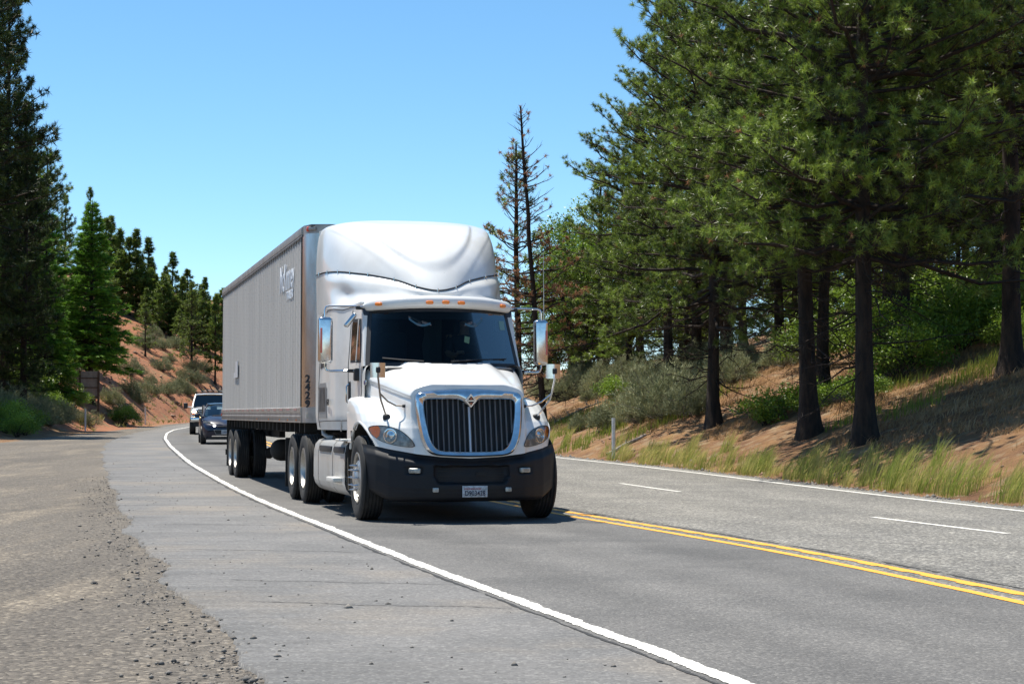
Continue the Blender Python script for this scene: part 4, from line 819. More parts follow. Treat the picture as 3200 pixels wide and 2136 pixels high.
for s in (-1, 1):
    b = MB(); rbox(b, (s*.67, gb(s*.67)+.02, .62), (.145, .05, .062), .015, M=Matrix.Rotation(s*.45, 3, 'Z')); child('fog_lamp', b, M_lens, T)
    b = MB(); rbox(b, (s*.44, .388, .395), (.075, .04, .055), .012); child('marker_lamp', b, M_lens, T)
b = MB(); rbox(b, (.03, .372, .375), (.305, .012, .135), .005); pl = child('license_plate', b, mat('plate_white', (.55, .57, .60), .5, col2=(.30, .32, .32), vscale=22), T)
text('WASHINGTON', .030, (.0, .3645, .405), (1, 0, 0), (0, 0, 1), mat('plate_red', (.35, .01, .03), .5), pl)
text('D903428', .082, (.03, .3645, .352), (1, 0, 0), (0, 0, 1), mat('plate_blue', (.01, .015, .05), .5), pl, sx=.82, bold=.001)
# --- headlights
HL = [(1.125, 1.115), (1.10, 1.145), (1.0, 1.152), (.9, 1.135), (.8, 1.09), (.72, 1.01), (.663, .912), (.70, .897), (.81, .908), (.93, .933), (1.04, .982), (1.105, 1.05)]
HLs = resample(np.concatenate([chaikin(HL, 2, True), chaikin(HL, 2, True)[:1]]), 41)[:-1]; cc = HLs.mean(0)
def patch(P, c, off, rings, sx=1, dome=0.):
    R = []
    for f in rings: Q = c+(P-c)*f; R.append([(sx*q[0], surf_y(q[0], q[1])-off-dome*(1-f*f), q[1]) for q in Q])
    return np.array(R)
for s in (-1, 1):
    b = MB(); R = patch(HLs, cc, .004, (1.05, 1.03, .99), s); R[1, :, 1] -= .014; R[2, :, 1] += .0; b.grid(R, wrapu=True); rim = MB(); hl = child('headlight', b, M_black, T)
    b = MB(); R = patch(HLs, cc, .004, (1.0, .8, .6, .4, .2, .02), s); b.grid(R, wrapu=True); child('reflector', b, M_lens, hl)
    b = MB(); c0 = np.array([.915, 1.03]); 
    for rad, d in ((.078, 0.), (.062, -.004), (.05, .012), (.03, .015), (.004, .016)): pass
    y0 = surf_y(.915, 1.03); nb0 = len(b.V); b.lathe([(.088, .01), (.088, -.016), (.076, -.017), (.068, .002), (.045, .004), (.03, -.008), (.0, -.010)], (0, 0, 0), 'y', 28); rz_ = Matrix.Rotation(s*.62, 3, 'Z'); b.V = [tuple(rz_ @ Vector(v_)+Vector((s*.915, y0-.008, 1.03))) for v_ in b.V]; bw = child('lamp_bowl', b, M_lens2, hl, ang=60)
    Q = np.array([(1.122, 1.112), (1.10, 1.14), (1.03, 1.147), (1.015, 1.10), (1.03, 1.03), (1.06, 1.0), (1.10, 1.05)]); Qs = resample(np.concatenate([Q, Q[:1]]), 25)[:-1]
    b = MB(); b.grid(patch(Qs, Qs.mean(0), .009, (1, .6, .05), s), wrapu=True); child('turn_signal', b, M_amb, hl)
    b = MB(); b.grid(patch(HLs, cc, .016, (1.01, .8, .6, .4, .2, .02), s, .014), wrapu=True); child('lens', b, M_clear, hl)
# --- small emblem plate on the hood side, hood seams
b = MB(); b.box(-1.024, -1.012, 1.93, 2.06, 1.66, 1.72); child('side_badge', b, [M_chr], T, bevel=.004)
b = MB(); b.box(-1.029, -1.02, 1.945, 2.045, 1.668, 1.712); child('side_badge', b, mat('badge_blue', (.01, .025, .12), .3), T)
b = MB(); rbox(b, (0, 1.9, 1.6), (1.66, .5, .55), .04); child('cowl', b, M_black, T)
b = MB()
for s in (-1, 1): b.grid(np.array([[(s*x, y, z) for x, z in ((.60, 1.895), (.80, 1.915), (.93, 1.92), (.985, 1.905), (1.012, 1.87), (1.022, 1.80), (1.028, 1.6), (1.03, 1.3))] for y in (1.98, 2.05, 2.13, 2.185)]))
child('cowl_side', b, M_white, T, ang=50)
# --- cab and sleeper side shells
yk = [2.1, 2.6, 3.0, 3.2, 3.45, 3.7, 4.3, 4.95]; xl = [1.02, 1.05, 1.065, 1.11, 1.185, 1.21, 1.232, 1.24]; xh = [.955, 1.0, 1.03, 1.075, 1.155, 1.20, 1.22, 1.228]
def xs_(y, z): a = ip(y, yk, xl); c = ip(y, yk, xh); f = np.clip((np.asarray(z)-1.9)/.75, 0, 1); return a*(1-f)+c*f-.03*sm(1.3-np.asarray(z), .0, .25)
def yA(z): return ip(z, [1.1, 1.93, 2.66], [2.15, 2.17, 2.44])
zz = np.linspace(1.09, 2.72, 54); tt = np.linspace(0, 1, 90)
def sidegrid(s, z0, z1, y0f, y1f, off=0., nz=30, ny=60):
    z = np.linspace(z0, z1, nz)[:, None]; t = np.linspace(0, 1, ny)[None]; y0 = y0f(z); y1 = y1f(z); Y = y0+(y1-y0)*t; Z = z+0*t; X = xs_(Y, Z)
    for _ in range(2): X[:, 1:-1] = (X[:, 1:-1]*2+X[:, :-2]+X[:, 2:])/4
    return np.stack([s*(X+off), Y, Z], -1)
cab = MB()
for s in (-1, 1): cab.grid(sidegrid(s, 1.09, 2.72, yA, lambda z: 4.93+0*z, 0, 54, 110), flip=(s > 0))
# A pillars
def wsx(z): return ip(z, [1.93, 2.64], [1.0, .915])
def wsy(x, z): f = (np.asarray(z)-1.93)/.71; return (1.70+.42*(np.abs(x)/1.0)**2)*(1-f)+(2.00+.44*(np.abs(x)/.915)**2)*f
for s in (-1, 1):
    P = []
    for z in np.linspace(1.9, 2.66, 12):
        x0 = float(wsx(z)); x1 = float(xs_(yA(z), z)); P.append([(s*(x0-.004), float(wsy(x0, z))-.004, z), (s*(x0+.02), float(wsy(x0, z))-.006, z), (s*(x0*.3+x1*.7+.012), float(wsy(x0, z)*.45+yA(z)*.55), z), (s*x1, float(yA(z)), z)])
    cab.grid(np.array(P))
# rear wall and roof closures
cab.box(-1.2, 1.2, 4.90, 4.93, 1.09, 3.9); cab.box(-1.0, 1.0, 2.5, 4.9, 2.70, 2.74); cab.box(-1.02, 1.02, 2.1, 4.9, 1.09, 1.12)
child('cab', cab, M_wside, T, ang=40)
# lower roof fairing and the high roof cap
Sp = np.array([(0, 2.42, 2.90), (.25, 2.53, 2.95), (.47, 2.77, 3.05), (.75, 3.08, 3.135), (.95, 3.38, 3.185), (1.07, 3.65, 3.22), (1.16, 4.0, 3.245), (1.22, 4.4, 3.262), (1.24, 4.95, 3.27)])
Lp = np.array([(0, 2.37, 2.735), (.3, 2.42, 2.735), (.55, 2.52, 2.735), (.80, 2.70, 2.735), (.955, 2.92, 2.735), (1.045, 3.2, 2.728), (1.165, 3.55, 2.72), (1.216, 4.2, 2.715), (1.229, 4.95, 2.71)])
Tp = np.array([(0, 4.22, 4.0), (.25, 4.22, 4.0), (.5, 4.24, 3.995), (.72, 4.28, 3.985), (.90, 4.34, 3.968), (1.0, 4.42, 3.955), (1.07, 4.55, 3.945), (1.12, 4.72, 3.935), (1.14, 4.95, 3.92)])
Cp = np.array([(0, 2.86, 3.62), (.25, 2.90, 3.63), (.5, 3.04, 3.66), (.77, 3.32, 3.72), (.98, 3.68, 3.80), (1.10, 3.95, 3.86), (1.17, 4.2, 3.90), (1.215, 4.5, 3.92), (1.235, 4.95, 3.935)])
def spl(P, n):
    P = np.array(P); M_ = P.copy(); M_[:, 0] *= -1; Q = np.concatenate([M_[:0:-1], P]); t = np.arange(len(Q)); u = np.linspace(0, len(Q)-1, n); R = []
    for k in range(3):
        d = np.gradient(Q[:, k]); i = np.minimum(u.astype(int), len(Q)-2); f = u-i; R.append((2*f**3-3*f**2+1)*Q[i, k]+(f**3-2*f**2+f)*d[i]+(-2*f**3+3*f**2)*Q[i+1, k]+(f**3-f**2)*d[i+1])
    return np.stack(R, -1)
NU = 121; S_, L_, T_, C_ = (spl(p, NU) for p in (Sp, Lp, Tp, Cp))
v = np.linspace(0, 1, 50)[:, None, None]; G = (1-v)**2*S_+2*v*(1-v)*C_+v**2*T_
ax = np.abs(S_[:, 0])[None]; v2 = v[..., 0]
vc = .17+.78*(ax/.88)**2.5; d = .042*sm(v2-vc, 0, .15)*sm(1.02-ax, 0, .2)
vr = np.clip((ax-.42)/.72, 0, 2)*.62; d = d+.010*sm(v2-vr, -.02, .07)*sm(ax, .35, .6)*sm(1.23-ax, 0, .15)*(v2 < 2)
d = d*sm(1-v2, 0, .15); outw = np.stack([S_[:, 0]*.5, -np.ones(NU)*sm(1.22-np.abs(S_[:, 0]), -.05, .3), np.ones(NU)*.25], -1); outw /= np.linalg.norm(outw, axis=1)[:, None]
G = G+outw[None]*d[..., None]
roofrows = [T_+(np.stack([T_[:, 0]*.97, np.full(NU, 4.95), T_[:, 2]+.01], -1)-T_)*f for f in (.3, .65, 1.)]
b = MB(); b.grid(np.concatenate([G, np.array(roofrows)])); child('roof_fairing', b, M_white, T, ang=70)
v = np.linspace(0, 1, 30)[:, None, None]; G2 = L_*(1-v)+(S_-[0, 0, .012])*v; v2 = v[..., 0]
wnd = sm(ax, .25, .8)*sm(1.2-ax, 0, .12); bulge = .02*np.exp(-((v2-.78)/.16)**2)-.06*np.exp(-((v2-.30)/.22)**2)*wnd; bulge = bulge*(sm(v2, 0, .12)*sm(1-v2, 0, .05))*sm(1.235-ax, 0, .1)
G2 = G2+outw[None]*bulge[..., None]*np.array([1, 1, 0])
b = MB(); b.grid(G2); child('lower_fairing', b, M_white, T, ang=70)
b = MB(); b.tube([tuple(p+o_*.004) for p, o_ in zip(S_, outw)], .007, 6); child('fairing_seam', b, M_black, T)
b = MB()
for i in list(range(4, NU, 8)): p = S_[i]+outw[i]*.012; b.tube([tuple(p-np.array([0, 0, .028])), tuple(p+np.array([0, 0, .022]))], .008, 6)
child('fairing_bolt', b, M_chr, T)
# cab roof between visor and fairing
b = MB(); P = []
for x in np.linspace(-.97, .97, 30):
    yb_ = float(np.interp(abs(x), Lp[:, 0], Lp[:, 1])); P.append([(x, y, 2.755-.035*(abs(x)/.97)**4) for y in np.linspace(1.99+.44*(abs(x)/.97)**2, max(yb_+.04, 2.5), 5)])
b.grid(np.array(P)); child('cab_roof', b, M_white, T)
# visor
P = []
for x in np.linspace(-1, 1, 45):
    xx = x*.985; a = abs(x); yf = 1.90+.45*a**2.2; zt = 2.80-.05*a**3; zb_ = 2.640-.03*a**2; th = max(.12, 1-max(0, (a-.93)/.07)**2*.88); zc = (zt+zb_)/2; hz = (zt-zb_)/2*th
    sec = [(yf+.02+.08*(1-math.cos(q)) if abs(q) < 1.57 else 0, zc+hz*math.sin(q)) for q in np.linspace(-1.5, 1.5, 9)]; sec = [(yf+.28, zc-hz*.9)]+sec+[(yf+.28, zc+hz)]
    P.append([(xx, y, z) for y, z in sec])
b = MB(); b.grid(np.array(P), wrapu=True); vis = child('sun_visor', b, M_white, T, ang=50)
for x in (-.815, -.205, 0, .205, .815):
    yf = 1.90+.45*abs(x)**2.2; b = MB(); rbox(b, (x, yf+.018, 2.712-.02*abs(x)), (.10, .055, .046), .022, 4, Matrix.Rotation(math.atan(.99*x*abs(x)**.2), 3, 'Z')); child('marker_light', b, M_amb, T)
# windshield with black border
def wgrid(sc_, off, nz=12, nx=40, z0=1.9, z1=2.66):
    P = []
    for z in np.linspace(z0, z1, nz): w_ = float(wsx(z))*sc_; P.append([(x, float(wsy(x, z))-off, z) for x in np.linspace(-w_, w_, nx)])
    return np.array(P)
b = MB(); b.grid(wgrid(.955, .004, z0=1.935, z1=2.60)); child('windshield', b, M_glass, T)
o_ = wgrid(1., 0, 2, 60); 
b = MB()
def loop(sc_, z0, z1, off):
    bot = [(x, float(wsy(x, z0))-off, z0) for x in np.linspace(-float(wsx(z0))*sc_, float(wsx(z0))*sc_, 30)]; rt = [(float(wsx(z))*sc_, float(wsy(float(wsx(z))*sc_, z))-off, z) for z in np.linspace(z0, z1, 10)][1:-1]
    tp = [(x, float(wsy(x, z1))-off, z1) for x in np.linspace(float(wsx(z1))*sc_, -float(wsx(z1))*sc_, 30)]; lf = [(-float(wsx(z))*sc_, float(wsy(float(wsx(z))*sc_, z))-off, z) for z in np.linspace(z1, z0, 10)][1:-1]; return bot+rt+tp+lf
b.grid(np.array([loop(1.0, 1.9, 2.66, 0), loop(1.0, 1.9, 2.66, .006), loop(.95, 1.94, 2.595, .008), loop(.95, 1.94, 2.595, -.01)]), wrapu=True); child('windshield_seal', b, M_black, T)
# decals and papers inside the glass
def wsp(x, z, off=.006): return (x, float(wsy(x, z))-off, z)
def decal(pts, name, m, off=.007): b = MB(); b.add([wsp(x, z, off) for x, z in pts], [list(range(len(pts)))]); b.recalc = False; return child(name, b, m, T, smooth=False)
decal([(.765, 2.50), (.85, 2.505), (.855, 2.385), (.77, 2.38)], 'permit_paper', mat('paper_green', (.16, .30, .30), .8))
decal([(.235, 2.285), (.305, 2.27), (.285, 2.185), (.22, 2.205)], 'sticky_note', mat('paper_yellow', (.10, .18, .11), .8))
me_ = mat('decal_grey', (.05, .12, .16), .7); mo = mat('decal_line', (.16, .13, .12), .7)
for s in (-1, 1):
    q = lambda u, v_: (.03+s*(.245+u), 2.435+v_)
    b = MB()
    def band(pts, wv, mi):
        b.mi = mi; L2 = []
        for i, (u, v_) in enumerate(pts): L2.append([wsp(*q(u, v_-wv/2)), wsp(*q(u, v_+wv/2))])
        b.grid(np.array(L2))
    arc = [(u, -.055*math.sin(math.pi*(u+.02)/.26)-.0+.06*(u/.24)) for u in np.linspace(-.02, .24, 16)]
    band([(u, v_+.012) for u, v_ in arc], .030, 0); band([(-.03, -.015), (.06, .012), (.24, .085)], .014, 1); band([(-.02, .0), (.06, .03), (.24, .10)], .006, 1)
    band([(.12+.035*math.cos(t), .005+.028*math.sin(t)) for t in np.linspace(3.3, 6.6, 12)], .008, 1); band([(.12+.018*math.cos(t), .005+.014*math.sin(t)) for t in np.linspace(0, 6.28, 12)], .006, 1)
    b.recalc = False; child('eye_decal', b, [me_, mo], T, smooth=False)
# cab interior, lit only through the glass
b = MB(); b.box(-.95, .95, 2.05, 2.45, 1.75, 1.93); b.box(-.98, .98, 2.4, 2.44, 2.52, 2.7); child('dashboard', b, M_navy, T, bevel=.02)
for x in (-.5, .5): b = MB(); rbox(b, (x, 3.0, 1.75), (.5, .5, .15), .05); rbox(b, (x, 3.22, 2.08), (.48, .14, .62), .06); rbox(b, (x, 3.22, 2.45), (.26, .1, .18), .04); child('seat', b, M_seat, T)
b = MB(); b.grid(np.array([[(.02+.02*math.sin(i*1.9), 3.5, z), (.10+.02*math.sin(i*2.3), 3.47, z), (.20, 3.5, z), (.27, 3.47, z)] for i, z in enumerate(np.linspace(1.5, 2.6, 10))])); child('curtain', b, M_curt, T)
b = MB(); b.box(-1.0, 1.0, 3.55, 3.58, 1.2, 2.7); child('bulkhead', b, M_navy, T)
b = MB(); c0 = Vector((.5, 2.52, 1.98)); A = [tuple(c0+Vector((.22*math.cos(t), .22*math.sin(t)*.75, .22*math.sin(t)*.6))) for t in np.linspace(0, 2*math.pi, 25)]; b.tube(A, .014, 6, cap=False); b.tube([tuple(c0+Vector((-.2, 0, 0))), tuple(c0+Vector((.2, 0, 0)))], .02, 6); child('steering_wheel', b, M_black, T)
b = MB()
for x0, x1 in ((-.80, -.05), (.05, .80)): b.tube([wsp(x0*.4, 1.955, .03), wsp(x0*.7+x1*.3, 1.975, .035), wsp(x1 if x0 > 0 else x0, 2.0, .03)], .01, 6)
child('wiper', b, M_black, T)
# door details on both sides
def spt(s, y, z, off=.004): return (s*(float(xs_(y, z))+off), y, z)
for s in (-1, 1):
    b = MB()
    for line in ([(3.02, 1.22), (3.03, 1.9), (3.0, 2.5), (2.93, 2.66)], [(2.24, 1.22), (2.20, 1.9)], [(2.24, 1.22), (3.02, 1.22)], [(3.04, 1.215), (4.0, 1.21), (4.70, 1.2)], [(4.0, 2.70), (4.35, 2.68), (4.5, 2.2), (4.66, 1.6), (4.66, 1.12)], [(4.03, 2.72), (3.6, 2.71), (3.3, 2.68), (3.0, 2.70), (2.6, 2.7)]):
        L3 = []
        for (a, c), (a2, c2) in zip(line[:-1], line[1:]): L3 += [spt(s, a+(a2-a)*f, c+(c2-c)*f, .001) for f in np.linspace(0, 1, 8)]
        b.tube(L3, .006, 5)
    child('panel_seam', b, M_black, T)
    def poly_on(pts, off, name, m, thick=.01):
        b = MB(); n = len(pts); V = [spt(s, a, c, off) for a, c in pts]+[spt(s, a, c, off-thick) for a, c in pts]; b.add(V, [list(range(n)), list(range(n, 2*n))[::-1]]+[(i, (i+1) % n, n+(i+1) % n, n+i) for i in range(n)]); return child(name, b, m, T, smooth=False)
    poly_on([(2.93, 1.97), (2.28, 1.95), (2.30, 2.1), (2.44, 2.52), (2.90, 2.54), (2.95, 2.45)], .004, 'door_window_seal', M_black)
    poly_on([(2.90, 2.0), (2.53, 1.99), (2.56, 2.48), (2.88, 2.50)], .010, 'door_window', mat('side_glass', (.012, .018, .02), .04, coat=1.), .008)
    poly_on([(2.50, 1.99), (2.32, 1.98), (2.34, 2.1), (2.46, 2.40), (2.52, 2.46)], .010, 'door_window', bpy.data.materials['side_glass'], .008)
    poly_on([(2.545, 1.97), (2.515, 1.97), (2.53, 2.52), (2.56, 2.52)], .014, 'window_divider', M_wside)
    poly_on([(4.46, 1.93), (4.0, 1.97), (4.02, 2.45), (4.40, 2.5), (4.48, 2.3)], .006, 'sleeper_window', M_black)
    # vent
    vn = poly_on([(4.60, 1.25), (3.95, 1.25), (3.95, 1.66), (4.0, 1.73), (4.50, 1.73), (4.62, 1.62)], .010, 'side_vent', mat('vent_grey', (.22, .22, .22), .5), .02)
    b = MB()
    for z in np.linspace(1.34, 1.66, 22):
        for y0, y1 in ((4.02, 4.27), (4.29, 4.55)): V = [spt(s, y0, z, .012), spt(s, y1, z, .012), spt(s, y1, z+.009, .012), spt(s, y0, z+.009, .012)]; b.add(V, [(0, 1, 2, 3)])
    b.recalc = False; child('vent_slats', b, M_black, vn, smooth=False)
    b = MB(); rbox(b, spt(s, 2.93, 1.56, .004), (.03, .085, .33), .014, 4); h_ = child('grab_handle', b, M_black, T)
    b = MB(); b.tube([spt(s, 2.93, 1.43, .015), spt(s, 2.93, 1.46, .05), spt(s, 2.93, 1.66, .05), spt(s, 2.93, 1.69, .015)], .011, 8); child('grab_bar', b, M_chr, h_)
    b = MB(); rbox(b, spt(s, 3.3, 1.15, .002), (.012, .05, .16), .004, 2, Matrix.Rotation(.25, 3, 'X')); child('step_marker', b, M_tank, T)
text('485329', .115, (-1.238, 3.78, 1.46), (0, -1, 0), (0, 0, 1), M_txt, T, sx=.75, bold=.002)
text('TRUCKING, LLC', .105, (-1.066, 2.62, 1.345), (.06, -1, 0), (0, 0, 1), M_txt, T, sx=.72)
# --- mirrors
for s in (-1, 1):
    b = MB(); rbox(b, (s*1.435, 2.62, 2.245), (.185, .13, .60), .045, 6); mr = child('door_mirror', b, M_chr, T, ang=60)
    b = MB(); b.box(-.08+s*1.435, .08+s*1.435, 2.682, 2.692, 1.98, 2.51); child('mirror_glass', b, mat('mirror_glass', (.8, .8, .8), .02, 1.), mr)
    b = MB(); b.box(s*1.497-.013, s*1.497+.013, 2.541, 2.562, 2.08, 2.40); child('mirror_reflector', b, M_redl, mr, bevel=.004)
    b = MB(); b.tube([(s*.95, 2.40, 2.665), (s*1.1, 2.46, 2.68), (s*1.38, 2.61, 2.69), (s*1.425, 2.62, 2.675), (s*1.44, 2.62, 2.63), (s*1.44, 2.62, 2.52)], .016, 10); b.tube([(s*1.44, 2.62, 1.98), (s*1.44, 2.62, 1.91), (s*1.42, 2.62, 1.865), (s*1.37, 2.60, 1.85), (s*1.08, 2.44, 1.85)], .016, 10); child('mirror_arm', b, M_chr, T)
    b = MB(); rbox(b, (s*1.05, 2.42, 1.80), (.09, .12, .16), .02); rbox(b, (s*1.12, 2.46, 1.85), (.10, .05, .045), .01); rbox(b, (s*1.0, 2.44, 2.66), (.14, .06, .05), .015); child('mirror_bracket', b, M_black, T)
    # hood mirrors
    P = []
    for x in np.linspace(-1, 1, 10): P.append([(s*1.08+x*.088, .66+.035*x*x, z) for z in (1.72, 1.735, 1.80, 1.865, 1.895)])
    b = MB(); b.grid(np.array(P)); b.box(s*1.08-.09, s*1.08+.09, .70, .712, 1.722, 1.893); hm = child('hood_mirror', b, M_chr, T)
    b = MB(); rbox(b, (s*1.085, .645, 1.81), (.055, .05, .075), .02); rbox(b, (s*.93, surf_y(.93, 1.25)-.01, 1.25), (.095, .075, .085), .035, 4); rbox(b, (s*.74, surf_y(.74, 1.385)-.012, 1.385), (.06, .05, .04), .018); child('mirror_mount', b, M_black, T)
    b = MB(); b.tube([(s*1.085, .64, 1.80), (s*1.085, .645, 1.72), (s*1.06, .68, 1.56), (s*1.04, .72, 1.46), (s*.94, surf_y(.93, 1.25)-.03, 1.27)], .012, 8); b.tube([(s*1.05, .70, 1.53), (s*.95, .76, 1.44), (s*.84, .82, 1.39), (s*.75, surf_y(.74, 1.385)-.02, 1.385)], .011, 8); child('mirror_stalk', b, M_chr if s > 0 else mat('stalk_steel', (.30, .27, .24), .4, .8), T)
b = MB(); rbox(b, (-1.13, 2.5, 2.50), (.06, .09, .22), .025, 4, Matrix.Rotation(math.radians(38), 3, 'Y')); child('look_down_mirror', b, M_chr, T)
b = MB(); b.tube([(1.48, 2.63, 2.5), (1.48, 2.63, 2.95), (1.475, 2.63, 3.45)], [.008, .005, .003], 5); child('antenna', b, M_tank, T)
# --- skirt panels with steps, both sides
def skirt(s, y0, y1, m, front=0., rear=0.):
    P = []; Zs = [.955, .965, .95, .90, .80, .60, .42, .34, .28, .24]; Xs = [1.02, 1.12, 1.17, 1.215, 1.235, 1.24, 1.238, 1.22, 1.17, 1.08]
    for y in np.linspace(y0, y1, 16):
        f = (y-y0)/(y1-y0); k = rear*sm(f, .5, 1)
        P.append([(s*(x-.10*k**2), y, z-(.10*k*(z > .8))+(.12*k*(z < .4))) for x, z in zip(Xs, Zs)])
    b = MB(); b.grid(np.array(P)); b.box(min(s*.6, s*1.05), max(s*.6, s*1.05), y0, y1, .3, .93); return child('side_skirt', b, m, T, ang=40)
for s in (-1, 1):
    skirt(s, 2.22, 3.26, M_tank); skirt(s, 3.30, 4.62, M_tank); skirt(s, 4.66, 5.42, M_tank, rear=1)
    b = MB()
    for y0, y1 in ((2.28, 3.16), (3.40, 4.5)): rbox(b, (s*1.228, (y0+y1)/2, .835), (.035, y1-y0, .085), .015)
    child('step_recess', b, M_black, T)
    b = MB(); rbox(b, (s*1.26, 2.78, .455), (.18, .62, .06), .012); rbox(b, (s*1.22, 2.42, .965), (.14, .55, .03), .01); child('step_tread', b, mat('step_alloy', (.62, .61, .57), .45, .2), T)
    b = MB(); b.tube([(s*1.05, 4.45, .98), (s*1.12, 4.55, .99), (s*1.17, 4.62, 1.03), (s*1.17, 4.66, 1.12)], .03, 8); child('skirt_bracket', b, M_tank, T)
    wheel(T, s*1.075, 1.47, .515, .28, s, 'steer')
    for y in (6.13, 7.48):
        wheel(T, s*1.135, y, .505, .27, s, 'drive', z=.515); wheel(T, s*.80, y, .505, .27, s, 'drive', z=.515)
    b = MB(); b.box(min(s*.66, s*1.27), max(s*.66, s*1.27), 8.2, 8.22, .18, .95); child('mud_flap', b, M_dark, T)
b = MB()
for x in (-.43, .43): b.box(x-.05, x+.05, .9, 8.5, .78, 1.02)
for y in (1.47, 6.13, 7.48): b.tube([(-1.0, y, .5), (1.0, y, .5)], .07, 8)
for y in (6.13, 7.48): rbox(b, (0, y, .52), (.45, .5, .45), .15)
b.box(-.55, .55, 6.2, 7.5, 1.02, 1.16); b.box(-.9, .9, 1.0, 5.0, .42, .62); b.box(-.6, .6, 5.0, 5.5, .6, 1.0); b.box(-.75, .75, .62, 1.0, .3, .62)
child('chassis', b, M_dark, T)
# ================================================================ the trailer
ax_, ay_ = -.376-.2425*6.8, 20.8+.9701*6.8
R2 = vehicle('box_trailer', ax_, ay_, ANG, 'long grey ribbed box trailer coupled behind the white tractor', 'trailer', 0.0, .0052)
TR = bpy.data.objects.new('tmp', None)
class TB(MB):
    def build(s, name, m, parent=None, **k): s.V = [(x, y-6.8, z) for x, y, z in s.V]; return MB.build(s, name, m, parent, **k)
H0, H1, YF, YR = 1.19, 4.08, 5.74, 19.8
b = TB()
for s in (-1, 1): b.box(min(s*1.27, s*1.29), max(s*1.27, s*1.29), 6.18, YR, 1.40, 3.97)
b.box(-1.28, 1.28, 6.1, YR-.02, 4.03, 4.07); b.box(-1.27, 1.27, YR-.04, YR, 1.2, 4.05); b.box(-1.25, 1.25, 5.9, YR-.05, 1.26, 1.34)
child('box_body', b, M_tsd, R2)
for s in (-1, 1):
    b = TB()
    for y in np.arange(6.30, YR-.05, .305):
        P = [(s*1.29, y-.045), (s*1.2945, y-.03), (s*1.2945, y+.03), (s*1.29, y+.045)]; b.prism(P, 1.42, 3.90, 'z')
    child('side_ribs', b, M_tsd, R2, smooth=False)
b = TB()    # rivet rows
for i_, y in enumerate(np.arange(6.30, YR-.05, .1525)):
    st = .16 if y < 13 else .24
    for z in np.arange(1.48+(i_*.37 % 1)*st, 3.88, st): b.add([(-1.290, y-.006, z-.006), (-1.290, y+.006, z-.006), (-1.290, y+.006, z+.006), (-1.290, y-.006, z+.006), (-1.301, y, z)], [(0, 1, 4), (1, 2, 4), (2, 3, 4), (3, 0, 4)])
child('rivets', b, M_trl, R2, smooth=False)
b = TB()   # scalloped dark top edge of the panels
for s in (-1,):
    ys_ = np.arange(6.2, YR, .305)
    for y in ys_:
        P = [(y, 3.99), (y, 3.86), (y+.03, 3.905), (y+.09, 3.93), (y+.215, 3.93), (y+.275, 3.905), (y+.305, 3.86), (y+.305, 3.99)]; b.prism(P, -1.3065, -1.300, 'x')
child('panel_scallops', b, M_trd, R2, smooth=False)
b = TB()
for s in (-1, 1):
    b.prism([(s*1.27, 3.97), (s*1.312, 3.97), (s*1.315, 4.03), (s*1.30, 4.085), (s*1.24, 4.09), (s*1.24, 4.05)], 6.1, YR, 'y')
    b.box(min(s*1.295, s*1.308), max(s*1.295, s*1.308), 6.1, YR, 3.94, 3.965)
child('top_rail', b, M_trl, R2, ang=30)
b = TB()
for s in (-1, 1): b.prism([(s*1.20, 1.19), (s*1.305, 1.19), (s*1.308, 1.29), (s*1.298, 1.30), (s*1.298, 1.335), (s*1.312, 1.35), (s*1.312, 1.41), (s*1.27, 1.43), (s*1.2, 1.25)], 6.1, YR, 'y')
br = child('bottom_rail', b, M_trl, R2, ang=30)
b = TB()
for y in np.arange(6.2, YR-.1, .115): b.box(-1.3105, -1.304, y, y+.028, 1.215, 1.275)
for y in np.arange(6.25, YR-.1, .2): b.box(-1.3145, -1.31, y, y+.02, 1.375, 1.39)
child('rail_slots', b, M_trd, br, smooth=False)
b = TB()
for i, y in enumerate(np.arange(6.5, YR-.6, .9)): b.box(-1.3150, -1.3115, y, y+.38, 1.372, 1.398)
child('reflective_tape', b, mat('faded_red_tape', (.36, .20, .18), .6), R2, smooth=False)
for y in (6.55, 7.6, 8.7, 10.3, 12.2): b = TB(); rbox(b, (-1.316, y, 1.225), (.012, .045, .022), .005); child('side_marker', b, M_amb, R2)
b = TB(); rbox(b, (-1.318, YR-.12, 1.30), (.02, .09, .05), .008); child('side_marker', b, M_redl, R2)
# nose with rounded polished corners
def noseP(z0, z1, m_, name, r=.34):
    P = []
    for z in (z0, z1):
        row = [(-1.29, 6.2, z)]+[(-1.29+r-r*math.cos(q), YF+r*1.2-r*1.2*math.sin(q), z) for q in np.linspace(0, math.pi/2, 14)]+[(1.29-r+r*math.sin(q), YF+r*1.2-r*1.2*math.cos(q), z) for q in np.linspace(0, math.pi/2, 14)]+[(1.29, 6.2, z)]
        P.append(row)
    b = TB(); b.grid(np.array(P)); return child(name, b, m_, R2, ang=60)
noseP(1.42, 3.97, M_stl, 'nose_panel'); noseP(1.19, 1.42, M_trl, 'nose_sill'); noseP(3.97, 4.09, M_trl, 'nose_header')
b = TB()
for z in np.arange(1.45, 3.95, .035): b.box(-1.3045, -1.298, 6.165, 6.185, z, z+.014)
b.box(-1.299, -1.296, 6.15, 6.20, 1.42, 3.97); child('corner_seam', b, [M_trd], R2, smooth=False)
b = TB(); P = [(x, y) for x, y in [(-1.28, 6.1), (-1.2, 5.83), (-.95, 5.75), (.95, 5.75), (1.2, 5.83), (1.28, 6.1)]]; b.prism(P, 4.07, 4.1, 'z'); child('nose_cap', b, M_trd, R2)
b = TB(); rbox(b, (-1.235, 5.93, 4.035), (.05, .09, .075), .025, 4); child('clearance_lamp', b, M_redl, R2)
